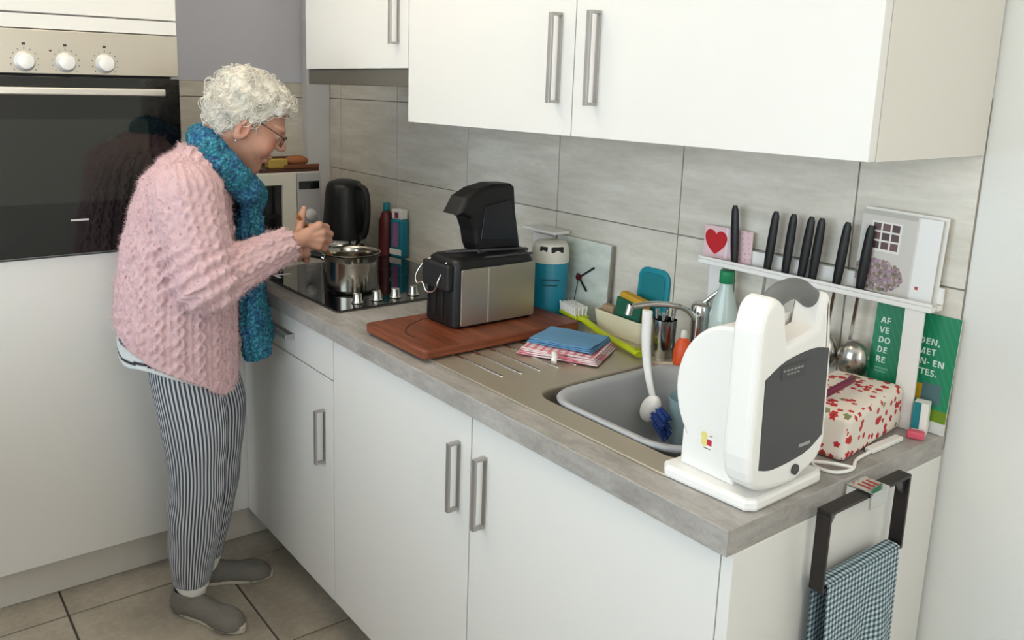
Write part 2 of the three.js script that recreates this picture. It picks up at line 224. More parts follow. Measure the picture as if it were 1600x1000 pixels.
for (const [x0, x1, label, hx, drawer, hy] of [
  [-1.822, -1.212, 'white base cabinet with a drawer beside the hob', -1.262, true, 0.508], [-1.212, -0.615, 'white base cabinet under the chopping board, handle on its right', -0.655, false, 0.645], [-0.615, -0.02, 'white base cabinet under the sink, handle on its left', -0.567, false, 0.645]]) {
  const t = thing('base_cabinet', label, 'cabinet', [0, 0, 0], 0, 'base cabinets under the worktop'); carcass(t, x0 + 0.0005, x1 - 0.0005, DB, T - 0.0405, 0.02, 0.577);
  const d = part(t, 'door', bx(x0 + 0.002, x1 - 0.002, DB, drawer ? 0.748 : T - 0.044, 0.578, DF, 0.0015), M.cabinet);
  const h = part(d, 'handle', H15, M.handle, 'flat grey metal bow handle'); h.position.set(hx, hy, DF);
  if (drawer) { const dr = part(t, 'drawer', bx(x0 + 0.002, x1 - 0.002, 0.752, T - 0.044, 0.578, DF, 0.0015), M.cabinet); const hh = part(dr, 'handle', H15, M.handle, 'flat grey metal bow handle'); hh.rotation.z = Math.PI / 2; hh.position.set(-1.44, 0.812, DF); }
}
{
  const e = solo('end_panel', 'beige-white end panel closing the row under the worktop, behind the tea towel', 'panel', [bx(-0.0195, 0, 0.002, T - 0.0405, 0.003, 0.599, 0.001)], M.cabinet);
  solo('plinth', 'plinth board under the row of base cabinets', 'plinth', bx(-1.87, -0.021, 0.001, DB - 0.001, 0.47, 0.486, 0.001), M.cabinetEdge);
  solo('plinth', 'cream plinth board under the oven housing', 'plinth', bx(-1.888, -1.872, 0.001, 0.124, 0.5, 1.372, 0.001), M.cabinetEdge);
  solo('corner_panel', 'white blank corner panel between the oven housing and the base cabinets', 'panel', bx(-1.84, -1.8225, 0.126, T - 0.0405, 0.579, 0.768, 0.001), M.cabinet);
  // worktop, L-shaped with a cut-out for the sink bowl
  const w = solo('worktop', 'grey concrete-look laminate worktop along the tiled wall', 'worktop', uvBox(plan([[-2.438, 0.001], [0.0, 0.001], [0.0, CF], [-1.802, CF], [-1.802, 0.768], [-2.438, 0.768]], T - 0.04, 0.04, 0.0015, [rrPts(-0.555, 0.105, -0.155, 0.51, 0.06)])), M.counter);
  // oven housing
  const t = thing('oven_housing', 'tall white cabinet around the built-in oven', 'cabinet'), zx0 = 0.771, zx1 = 1.371;
  part(t, 'side_panel', bx(-2.42, -1.841, 0.125, 2.3, zx0, zx0 + 0.018, 0.001), M.cabinet); part(t, 'side_panel', bx(-2.42, -1.841, 0.125, 2.3, zx1 - 0.018, zx1, 0.001), M.cabinet);
  part(t, 'shelf', bx(-2.42, -1.842, 1.005, 1.021, zx0 + 0.019, zx1 - 0.019, 0), M.carcass); part(t, 'shelf', bx(-2.42, -1.842, 1.622, 1.638, zx0 + 0.019, zx1 - 0.019, 0), M.carcass);
  part(t, 'door', bx(-1.84, -1.82, 0.126, 1.018, zx0 + 0.002, zx1 - 0.002, 0.0015), M.cabinet); part(t, 'strip', bx(-1.84, -1.82, 1.623, 1.659, zx0 + 0.002, zx1 - 0.002, 0.0015), M.cabinet);
  part(t, 'door', bx(-1.84, -1.82, 1.663, 2.298, zx0 + 0.002, zx1 - 0.002, 0.0015), M.cabinet);
  // oven
  const o = thing('built_in_oven', 'built-in oven with steel control strip and black glass door', 'oven'), a = zx0 + 0.003, b = zx1 - 0.003;
  part(o, 'body', bx(-2.38, -1.835, 1.022, 1.621, zx0 + 0.022, zx1 - 0.022, 0), M.blackSoft);
  part(o, 'control_panel', uvBox(bx(-1.834, -1.812, 1.508, 1.62, a, b, 0.002)), M.steel, 'brushed steel control strip');
  const d = part(o, 'door', bx(-1.834, -1.808, 1.026, 1.502, a, b, 0.002), M.blackGlass, 'black glass oven door');
  part(d, 'window', facingX(extr(rrPts(-1.325, 1.168, -0.866, 1.392, 0.012), 0.0012, 0), -1.8085), M.ovenWindow);
  part(d, 'handle', [bx(-1.768, -1.756, 1.455, 1.474, 0.828, 1.314, 0.004, 2), bx(-1.81, -1.762, 1.458, 1.471, 0.85, 0.862, 0.001), bx(-1.81, -1.762, 1.458, 1.471, 1.28, 1.292, 0.001)], std(0xd4d0c8, 0.28, { metalness: 0.8 }));
  part(d, 'emblem', bx(-1.8085, -1.8074, 1.1165, 1.1215, 1.037, 1.083, 0), std(0xd9d9d6, 0.4, { metalness: 0.4 }));
  const dial = lathe([[0, 0], [0.026, 0], [0.0255, 0.004], [0.0215, 0.006], [0.0205, 0.022], [0.018, 0.0245], [0, 0.0245]], 32).rotateZ(-Math.PI / 2), mark = std(0x3c3834, 0.6);
  [1.167, 1.069, 0.971].forEach((z, n) => {
    const k = part(o, 'knob', dial, M.knob, 'white round oven dial'); k.position.set(-1.812, 1.539, z);
    const dots = []; for (let i = 0; i < 11; i++) { const q = (-220 + i * 26) * Math.PI / 180; dots.push(bx(0, 0.0012, -0.0012, 0.0012, -0.0012, 0.0012, 0).translate(0, Math.sin(q) * -0.033, Math.cos(q) * 0.033)); }
    dots.push(bx(0, 0.001, 0.041, 0.047, -0.004, 0.004, 0)); const s = part(k, 'scale', dots, mark); s.position.x = 0.0003;
  });
  part(o, 'indicator', cyl(0.003, 0.003, -0.001, 0.002, 0, 0, 12).rotateZ(-Math.PI / 2).translate(-1.812, 1.568, 1.105), std(0x5b2420, 0.4));
}
// wall cupboards
const UB = 1.407, UF = 0.3645;
for (const [x0, x1, label, hx, y0, hy, hl] of [[-1.843, -1.2405, 'white wall cupboard above the cooker hood', -1.288, 1.5435, 1.605, 0.178], [-1.2395, -0.622, 'white wall cupboard left of the cupboard above the utensil rack', -0.664, UB, 1.472, 0.178], [-0.6215, -0.0005, 'wide white wall cupboard above the utensil rack with a beige side', -0.556, UB, 1.47, 0.178]]) {
  const t = thing('wall_cupboard', label, 'cupboard', [0, 0, 0], 0, 'wall cupboards'), rest = UF - 0.02; carcass(t, x0, x1, y0, 2.2, 0.001, rest - 0.001, true);
  const d = part(t, 'door', bx(x0 + 0.0015, x1 - 0.0005, y0, 2.198, rest, UF, 0.0015), M.cabinet);
  const h = part(d, 'handle', H18, M.handle, 'flat grey metal bow handle'); h.position.set(hx, hy, UF);
}
{ const t = thing('cooker_hood', 'grey slide-out cooker hood under the wall cupboard', 'hood'); part(t, 'body', bx(-1.826, -1.256, 1.507, 1.5425, 0.02, 0.338, 0.001), std(0x8f8d88, 0.4, { metalness: 0.5 })); part(t, 'front_strip', bx(-1.838, -1.244, 1.497, 1.5425, 0.339, 0.358, 0.002), std(0x7d786f, 0.42, { metalness: 0.55 })); part(t, 'filter', bx(-1.78, -1.3, 1.5, 1.507, 0.05, 0.32, 0.001), M.hangGrey); }

// ------------------------------------------------------------------ sink, hob and what stands on the worktop
{ // inset steel sink with drainer
  const t = thing('inset_sink', 'stainless steel inset sink with a ribbed drainer beside the chopping board', 'sink');
  const bowl = rrPts(-0.55, 0.11, -0.16, 0.505, 0.055), lip = rrPts(-1.03, 0.075, -0.135, 0.562, 0.035);
  part(t, 'rim', plan(lip, T + 0.0003, 0.004, 0.0012, [bowl]), M.sinkSteel);
  const edge = (d, y) => ring(rrPts(-0.55 + d, 0.11 + d, -0.16 - d, 0.505 - d, 0.055 - d * 0.3), y);
  part(t, 'bowl', loft([edge(0, T + 0.004), edge(0.004, T - 0.004), edge(0.012, T - 0.08), edge(0.02, T - 0.145), edge(0.04, T - 0.158)].map((r) => r.slice().reverse()), { cap1: true }), M.sinkSteel);
  for (let i = 0; i < 9; i++) { const z = 0.13 + i * 0.046; part(t, 'drainer_rib', new THREE.CapsuleGeometry(0.004, 0.3 - Math.abs(i - 4) * 0.012, 3, 8).rotateZ(Math.PI / 2).scale(1, 0.6, 1).translate(-0.775, T + 0.0045, z), M.chrome); }
  const s = solo('washing_up_tub', 'grey plastic washing-up tub standing in the sink bowl', 'tub', (() => {
    const r = (d, y, k = 0.07) => ring(rrPts(-0.515 + d, 0.125 + d, -0.2 - d, 0.488 - d, Math.max(0.02, k - d * 0.5)), y);
    return loft([r(0.03, T - 0.146), r(0.018, T - 0.138), r(0.006, T - 0.012), r(-0.008, T - 0.004), r(-0.012, T + 0.004), r(-0.008, T + 0.009), r(0, T + 0.008), r(0.008, T + 0.002), r(0.014, T - 0.02), r(0.03, T - 0.128), r(0.05, T - 0.136)].map((q) => q.slice().reverse()), { cap1: true, cap0: true });
  })(), std(0xa9aaac, 0.42));
}
{ // tap
  const t = thing('tap', 'chrome mixer tap behind the washing-up tub', 'tap', [-0.512, T, 0.046]);
  part(t, 'body', lathe([[0, 0], [0.027, 0], [0.027, 0.008], [0.022, 0.012], [0.022, 0.095], [0.0235, 0.1], [0.0235, 0.125], [0.018, 0.134], [0, 0.136]]), M.chrome);
  part(t, 'spout', tube([[0, 0.09, 0.01], [-0.01, 0.125, 0.05], [-0.035, 0.137, 0.11], [-0.058, 0.133, 0.165]], 0.0065, 32, 12), M.chrome);
  part(t, 'nozzle', bar(V(-0.058, 0.137, 0.166), V(-0.06, 0.115, 0.17), 0.008, 16), M.chrome);
  part(t, 'lever', bar(V(0, 0.13, 0), V(0.03, 0.165, -0.015), 0.006, 12, 0.004), M.chrome);
}
{ // dish brush standing in the tub
  const t = thing('dish_brush', 'white dish brush with blue bristles standing in the grey tub', 'brush', [-0.44, 0.795, 0.255]);
  const pts = [[-0.045, 0.265, 0.0], [-0.045, 0.2, -0.002], [-0.04, 0.16, -0.002], [-0.028, 0.12, 0.0], [-0.014, 0.085, 0.0]];
  part(t, 'handle', loft(Array.from({ length: 22 }, (_, i) => { const c = new THREE.CatmullRomCurve3(pts.map((p) => V(...p))).getPoint(i / 21), w = lerp(0.0125, 0.008, i / 21), o = []; for (let k = 0; k < 14; k++) { const a = k / 14 * Math.PI * 2; o.push(V(c.x + Math.cos(a) * w, c.y, c.z + Math.sin(a) * w * 0.6)); } return o; }), { cap0: true, cap1: true }), M.white);
  part(t, 'head', new THREE.SphereGeometry(1, 24, 16).scale(0.021, 0.034, 0.016).rotateZ(-0.5).translate(-0.02, 0.062, 0), M.white);
  const bs = []; for (let i = 0; i < 70; i++) { const a = rnd() * 6.28, r = Math.sqrt(rnd()); const p = V(-0.006, 0.055 + Math.sin(a) * 0.024 * r, Math.cos(a) * 0.014 * r); bs.push(bar(p, V(0.026, p.y * 1.1 - 0.028, p.z * 1.35), 0.0019, 5)); } part(t, 'bristles', bs, M.blue, 'blue bristles');
  const l = solo('plastic_beaker', 'pale translucent beaker inside the grey tub behind the brush', 'beaker', lathe([[0, 0], [0.03, 0], [0.038, 0.105], [0.0365, 0.105], [0.029, 0.003], [0, 0.003]]), M.cyanPlastic, [-0.42, T - 0.134, 0.19]);
  solo('maroon_sponge', 'dark maroon scouring pad lying in the grey tub', 'sponge', uvBox(bx(-0.05, 0.05, 0, 0.024, -0.035, 0.035, 0.008, 3)), M.maroon, [-0.285, T - 0.132, 0.415], 0.35);
}
{ // glass tumbler, orange bottle, clear bottle
  const g = thing('cutlery_pot', 'shiny steel pot of cutlery beside the tap', 'pot', [-0.568, T + 0.0045, 0.1]);
  part(g, 'vessel', lathe([[0, 0], [0.024, 0], [0.027, 0.085], [0.0255, 0.085], [0.0225, 0.004], [0, 0.004]]), std(0xa9adae, 0.16, { metalness: 1 }));
  for (let i = 0; i < 6; i++) { const a = i * 1.05, b = V(Math.cos(a) * 0.012, 0.006, Math.sin(a) * 0.012), e = V(Math.cos(a) * 0.02, 0.095 + (i % 3) * 0.008, Math.sin(a) * 0.02); part(g, 'cutlery_handle', bar(b, e, 0.0028, 8, 0.0048), M.chrome); }
  const o = thing('orange_bottle', 'small orange squeeze bottle beside the tap', 'bottle', [-0.5, T + 0.0045, 0.115]);
  part(o, 'body', lathe([[0, 0], [0.019, 0], [0.021, 0.006], [0.021, 0.03], [0.016, 0.05], [0.009, 0.062], [0, 0.063]]), M.orange); part(o, 'cap', lathe([[0, 0.062], [0.008, 0.062], [0.006, 0.078], [0, 0.08]]), M.offWhite);
  const b = thing('clear_bottle', 'clear plastic bottle with a green cap behind the tap', 'bottle', [-0.455, T, 0.045]);
  part(b, 'body', lathe([[0, 0.002], [0.027, 0], [0.031, 0.006], [0.031, 0.09], [0.03, 0.12], [0.022, 0.155], [0.014, 0.18], [0.0125, 0.192], [0.0115, 0.192], [0.013, 0.18], [0.021, 0.154], [0.029, 0.12], [0.03, 0.09], [0.03, 0.007], [0, 0.004]]), M.aqua);
  part(b, 'cap', lathe([[0, 0.19], [0.0155, 0.19], [0.0155, 0.213], [0.0145, 0.217], [0, 0.217]], 24), M.green, 'green screw cap');
}
{ // sponge tray, sponges, brush, teal board
  const t = solo('sponge_tray', 'cream plastic tray holding sponges by the wall', 'tray', (() => { const r = (d, y) => ring(rrPts(-0.085 + d, -0.03 + d, 0.085 - d, 0.03 - d, 0.014), y); return loft([r(0.006, 0), r(0, 0.052), r(0.0005, 0.056), r(0.004, 0.056), r(0.0045, 0.05), r(0.01, 0.005)].map((q) => q.slice().reverse()), { cap0: true, cap1: true }); })(), M.cream, [-0.728, T, 0.055], -0.06);
  const sp = thing('scouring_sponge', 'yellow and dark green scouring sponge upright in the cream tray', 'sponge', [-0.716, T + 0.0055, 0.058], -0.06); part(sp, 'foam', bx(-0.042, 0.042, 0.002, 0.102, -0.02, 0.004, 0.005, 2).rotateZ(-0.12), std(0xc99b2d, 0.9)); part(sp, 'scourer', bx(-0.042, 0.042, 0.002, 0.09, 0.0045, 0.012, 0.002).rotateZ(-0.12), std(0x1c5b45, 0.95));
  solo('brown_sponge', 'small brown sponge in the left end of the cream tray', 'sponge', bx(-0.02, 0.02, 0, 0.062, -0.012, 0.012, 0.006, 2), std(0xa58a6e, 0.9), [-0.784, T + 0.0055, 0.05], 0.0);
  const k = thing('lime_brush', 'lime green washing-up brush with white bristles lying before the cream tray', 'brush', [-0.84, T + 0.005, 0.098], -0.24);
  part(k, 'handle', loft(Array.from({ length: 20 }, (_, i) => { const q = i / 19, x = lerp(0.0, 0.27, q), w = lerp(0.013, 0.0135, q) - 0.005 * Math.sin(q * Math.PI), y = 0.022 - 0.012 * sstep(0, 0.5, q), o = []; for (let n = 0; n < 12; n++) { const a = n / 12 * Math.PI * 2; o.push(V(x, y + Math.sin(a) * 0.0075, -Math.cos(a) * w)); } return o; }), { cap0: true, cap1: true }), M.lime);
  part(k, 'head', bx(-0.075, 0.012, 0.017, 0.028, -0.02, 0.02, 0.004, 2), M.lime);
  const br = []; for (let i = 0; i < 10; i++) for (let j = 0; j < 4; j++) br.push(bar(V(-0.07 + i * 0.008, 0.027, -0.015 + j * 0.01), V(-0.074 + i * 0.0085, 0.05, -0.017 + j * 0.0113), 0.0026, 6)); part(k, 'bristles', br, M.whiteSoft, 'white bristles');
  part(k, 'hole_rim', new THREE.TorusGeometry(0.0055, 0.0022, 8, 16).rotateX(Math.PI / 2).translate(0.257, 0.018, 0), std(0x8d990c, 0.5));
  const d = thing('teal_scraper', 'teal rounded plastic scraper standing behind the sponges', 'scraper', [-0.69, T, 0.003]);
  part(d, 'plate', extr(rrPts(-0.048, 0.02, 0.048, 0.172, 0.026), 0.01, 0.003).rotateX(-0.04), M.teal); part(d, 'raised_panel', extr(rrPts(-0.037, 0.035, 0.037, 0.16, 0.018), 0.0025, 0.001).translate(0, 0, 0.0096).rotateX(-0.04), M.tealDark); part(d, 'foot', bx(-0.04, 0.04, 0.0005, 0.024, 0.001, 0.012, 0.003), M.tealDark);
}
{ // clock, canister, packet
  const t = thing('glass_clock', 'square white marbled glass clock leaning against the tiles', 'clock', [-0.925, T + 0.0005, 0.018]); t.rotation.x = -0.05;
  part(t, 'plate', bx(-0.1, 0.1, 0.0, 0.205, 0, 0.008, 0.0015), std(0xffffff, 0.12, { map: noiseTex(256, 256, [[3, 9, 2], [8, 20, 1], [30, 50, .6]], [196, 205, 196], [226, 230, 222], [1, 1]) }), 'white marbled face');
  const ed = std(0x8f8b80, 0.4); part(t, 'edge', bx(0.1, 0.104, 0, 0.205, -0.002, 0.008, 0.001), ed); part(t, 'edge', bx(-0.104, -0.1, 0, 0.205, -0.002, 0.008, 0.001), ed);
  const hand = (len, w, a, z) => bx(-w / 2, w / 2, -0.012, len, z, z + 0.0012, 0).rotateZ(a).translate(-0.002, 0.105, 0);
  part(t, 'hand', hand(0.062, 0.005, -0.98, 0.0095), M.ink); part(t, 'hand', hand(0.045, 0.006, -2.35, 0.0112), M.ink); part(t, 'hand', hand(0.085, 0.0015, 3.0, 0.0128), M.greyDark);
  part(t, 'hub', cyl(0.008, 0.008, 0.008, 0.016, 0, 0, 20).rotateX(Math.PI / 2).translate(-0.002, 0.105, 0), M.darkRed);
  const c = thing('teal_canister', 'teal canister with a white top beside the deep fryer', 'canister', [-0.975, T, 0.085], 0.1);
  part(c, 'body', lathe([[0, 0], [0.042, 0], [0.045, 0.004], [0.049, 0.148], [0, 0.148]]), std(0x1688a2, 0.42)); part(c, 'lettering', [bx(-0.024, 0.026, 0.0, 0.004, 0, 0.001, 0).translate(0, 0.104, 0.048), bx(-0.018, 0.02, 0, 0.004, 0, 0.001, 0).translate(0, 0.09, 0.0478)].map((g) => g.rotateY(0.75)), std(0x0b4f63, 0.6));
  const lid = part(c, 'lid', lathe([[0.049, 0.148], [0.049, 0.17], [0.046, 0.19], [0.04, 0.2], [0, 0.2]]), M.offWhite, 'white top'); part(lid, 'vent', bx(-0.011, 0.011, 0.176, 0.192, 0.041, 0.047, 0.003, 2).rotateY(0.35), M.ink); part(lid, 'vent', bx(-0.017, 0.017, 0.176, 0.192, 0.041, 0.047, 0.003, 2).rotateY(1.15), M.ink);
  const pk = thing('paper_packet', 'folded white paper packet behind the teal canister', 'packet', [-1.07, T, 0.02]); part(pk, 'bag', bx(-0.04, 0.037, 0, 0.2, -0.008, 0.012, 0.004, 2), M.whiteSoft); part(pk, 'flap', bx(-0.042, 0.09, 0.212, 0.22, -0.006, 0.05, 0.003), M.white);
}
{ // cloths on the drainer
  const cloth = (w, d, y0, layers, f, bend = 0.004) => { const gs = []; for (let l = 0; l < layers; l++) { const nx = 16, nz = 14, top = []; const off = l * 0.0038; const g = new THREE.PlaneGeometry(w - l * f, d - l * f * 0.6, nx, nz).rotateX(-Math.PI / 2), p = g.attributes.position; for (let i = 0; i < p.count; i++) p.setY(i, y0 + off + 0.0034 + bend * PN.noise(p.getX(i) * 18 + l * 3, p.getZ(i) * 18, l) * (0.4 + l * 0.25)); const b = g.clone(), q = b.attributes.position; for (let i = 0; i < q.count; i++) q.setY(i, q.getY(i) - 0.003); b.index.array.reverse(); b.computeVertexNormals(); g.computeVertexNormals(); const rim = []; const W1 = nx + 1, loop = []; for (let i = 0; i <= nx; i++) loop.push(i); for (let j = 1; j <= nz; j++) loop.push(j * W1 + nx); for (let i = nx - 1; i >= 0; i--) loop.push(nz * W1 + i); for (let j = nz - 1; j > 0; j--) loop.push(j * W1); const v = (gg, i) => V(gg.attributes.position.getX(i), gg.attributes.position.getY(i), gg.attributes.position.getZ(i)); const midr = loop.map((i) => v(g, i).lerp(v(q === p ? g : b, i), 0.5)); const cen = V(0, y0 + off, 0); midr.forEach((m) => { const dd = m.clone().sub(cen); dd.y = 0; m.add(dd.normalize().multiplyScalar(0.002)); }); gs.push(g, b, loft([loop.map((i) => v(g, i)), midr, loop.map((i) => v(b, i))])); } return gs.map((g) => g); };
  const stripe = pixTex(256, 256, (u, v) => { const k = Math.abs(((u * 9) % 1) - 0.5) < 0.2 || Math.abs(((v * 9) % 1) - 0.5) < 0.12; return k ? [205, 122, 136] : [226, 206, 206]; }, [1, 1]);
  const c = solo('pink_dishcloth', 'folded pink and white checked dishcloth on the drainer under the blue cloth', 'cloth', cloth(0.185, 0.15, 0, 4, 0.006, 0.002), std(0xffffff, 0.9, { map: stripe }), [-0.7, T + 0.0075, 0.27], 0.5);
  const b = solo('blue_dishcloth', 'folded blue microfibre cloth lying on the pink dishcloth', 'cloth', cloth(0.155, 0.12, 0, 3, 0.005, 0.003), std(0x5f8fb4, 0.95, { bumpMap: noiseTex(128, 128, [[64, 64, 1]], [60, 60, 60], [190, 190, 190], [3, 3], false), bumpScale: 0.0008 }), [-0.71, T + 0.0245, 0.255], 0.42);
  solo('cloth_tag', 'white care tag sticking out of the pink dishcloth', 'tag', tube([[0, 0.016, 0], [0.01, 0.013, 0.008], [0.014, 0.004, 0.014]], 0.007, 8, 6).scale(1, 1, 1), M.whiteSoft, [-0.66, T + 0.008, 0.345]);
}
{ // chopping board and deep fryer
  const bd = thing('chopping_board', 'reddish-brown wooden chopping board under the deep fryer', 'board', [0, T + 0.0075, 0]);
  const gp = [[-1.03, 0.32], [-1.03, 0.42], [-1.0, 0.5], [-0.95, 0.545], [-0.9, 0.55]];
  part(bd, 'plank', uvBox(plan(rrPts(-1.07, 0.125, -0.81, 0.585, 0.012), 0, 0.022, 0.004)), M.wood); part(bd, 'juice_groove', tube(gp.map(([x, z]) => [x, 0.0205, z]), 0.0028, 32, 8), std(0x4a2415, 0.6));
  const y = T + 0.0302, t = thing('deep_fryer', 'black deep fryer with steel side panel and raised lid on the chopping board', 'fryer', [0, y, 0]);
  const x0 = -1.035, x1 = -0.903, z0 = 0.195, z1 = 0.44;
  const prof = (d, yy) => ring(rrPts(x0 + d, z0 + d, x1 - d, z1 - d, 0.018), yy).map((v) => v).reverse();
  part(t, 'body', loft([prof(0.004, 0), prof(0, 0.006), prof(0.002, 0.142), prof(0.006, 0.158), prof(0.014, 0.165), prof(0.03, 0.167)], { cap0: true, cap1: true }), M.black);
  part(t, 'side_panel', uvBox(facingX(extr(rrPts(-z1 + 0.016, 0.006, -z0 - 0.006, 0.142, 0.004), 0.004, 0.001), x1 - 0.001)), M.steel, 'brushed steel panel'); part(t, 'seam', bx(x1 + 0.0025, x1 + 0.004, 0.008, 0.14, 0.343, 0.346, 0), std(0xd8d6cf, 0.3, { metalness: 0.8 }));
  part(t, 'control_block', bx(x0 + 0.01, x1 - 0.012, 0.09, 0.152, z1 - 0.004, z1 + 0.014, 0.006, 2), M.blackSoft); part(t, 'vent_rib', bx(x0 + 0.02, x0 + 0.024, 0.02, 0.085, z1 - 0.001, z1 + 0.002, 0), M.blackSoft); part(t, 'vent_rib', bx(x0 + 0.05, x0 + 0.054, 0.02, 0.085, z1 - 0.001, z1 + 0.002, 0), M.blackSoft); part(t, 'vent_rib', bx(x0 + 0.08, x0 + 0.084, 0.02, 0.085, z1 - 0.001, z1 + 0.002, 0), M.blackSoft);
  const lidPts = [[0.418, 1.203], [0.39, 1.243], [0.345, 1.262], [0.287, 1.272], [0.225, 1.27], [0.213, 1.262], [0.205, 1.2], [0.182, 1.092], [0.34, 1.097], [0.35, 1.128], [0.357, 1.16], [0.372, 1.19], [0.392, 1.199]].map(([z, yy]) => [-(0.305 + (z - 0.3) * 0.84), yy - y + (yy < 1.11 ? 0.012 : 0)]);
  const l = part(t, 'lid', facingX(extr(lidPts, 0.068, 0.01, [], 3), -1.018), M.black, 'raised black lid'); part(l, 'inner_panel', facingX(extr([[-0.335, 1.14], [-0.225, 1.13], [-0.247, 1.232], [-0.325, 1.22]].map(([a, b]) => [a, b - y]), 0.004, 0.001), -0.951), std(0x12131c, 0.25)); part(l, 'hinge', [bx(-0.99, -0.95, 0.153, 0.17, 0.2, 0.34, 0.004), bx(-0.985, -0.965, 0.165, 0.205, 0.318, 0.332, 0.003)], M.hangGrey);
  part(t, 'top_rail', [tube([[-0.99, 0.168, 0.41], [-0.95, 0.172, 0.32], [-0.93, 0.17, 0.22], [-0.94, 0.164, 0.195]], 0.0035, 24, 8), tube([[-0.93, 0.16, 0.4], [-0.91, 0.163, 0.3], [-0.915, 0.16, 0.2]], 0.003, 20, 8)], M.greyDark);
  part(t, 'basket_handle', [tube([[-0.962, 0.162, 0.36], [-0.95, 0.158, 0.425], [-0.945, 0.12, 0.456], [-0.955, 0.088, 0.463], [-0.985, 0.08, 0.465], [-1.0, 0.1, 0.468], [-1.02, 0.094, 0.47], [-1.03, 0.115, 0.466], [-1.018, 0.15, 0.44], [-1.005, 0.162, 0.37]], 0.0022, 80, 8)], M.chrome, 'bent chrome wire handle');
}
{ // hob and saucepan
  const t = thing('hob', 'black glass hob with four steel knobs set in the worktop', 'hob', [0, T, 0]);
  part(t, 'glass_plate', plan(rrPts(-1.85, 0.045, -1.272, 0.553, 0.006), 0.0003, 0.006, 0.001), M.hob); part(t, 'steel_frame', plan(rrPts(-1.853, 0.042, -1.269, 0.556, 0.007), 0.0002, 0.0045, 0.001, [rrPts(-1.8495, 0.0455, -1.2725, 0.5525, 0.006)]), M.hangGrey);
  for (const [x, z, r] of [[-1.475, 0.41, 0.075], [-1.475, 0.17, 0.09], [-1.72, 0.17, 0.075], [-1.72, 0.42, 0.09]]) part(t, 'ring_mark', new THREE.RingGeometry(r - 0.0015, r, 48).rotateX(-Math.PI / 2).translate(x, 0.0066, z), M.hobMark);
  const kg = lathe([[0, 0.006], [0.0165, 0.006], [0.0165, 0.01], [0.0125, 0.013], [0.0115, 0.031], [0.0105, 0.033], [0, 0.033]], 24); [0.468, 0.408, 0.348, 0.288].forEach((z) => { part(t, 'knob', kg, std(0xd2cfc6, 0.22, { metalness: 0.9 }), 'steel hob knob').position.set(-1.32, 0, z); });
  part(t, 'label_plate', [bx(-1.745, -1.735, 0.0063, 0.0072, 0.475, 0.53, 0), bx(-1.735, -1.7, 0.0063, 0.0072, 0.52, 0.53, 0)], std(0xe4e2ee, 0.5));
  const p = thing('saucepan', 'stainless steel saucepan on the front ring of the hob', 'saucepan', [-1.47, T + 0.0067, 0.408]);
  part(p, 'pan', lathe([[0, 0], [0.068, 0], [0.073, 0.003], [0.075, 0.01], [0.075, 0.085], [0.078, 0.09], [0.08, 0.106], [0.086, 0.11], [0.0865, 0.112], [0.079, 0.112], [0.077, 0.105], [0.0735, 0.088], [0.0735, 0.008], [0, 0.005]], 56), std(0xb8b3a8, 0.16, { metalness: 1 }));
  part(p, 'sauce', cyl(0.0733, 0.0733, 0.005, 0.055, 0, 0, 40), std(0x7a3d1e, 0.4)); part(p, 'handle', [tube([[-0.03, 0.1, 0.078], [-0.045, 0.106, 0.11], [-0.07, 0.11, 0.165], [-0.092, 0.112, 0.22]], 0.0095, 24, 12), new THREE.SphereGeometry(0.0098, 12, 10).translate(-0.092, 0.112, 0.22)], M.black, 'black handle'); part(p, 'bracket', bar(V(-0.026, 0.092, 0.071), V(-0.034, 0.101, 0.086), 0.007, 12), M.chrome);
}
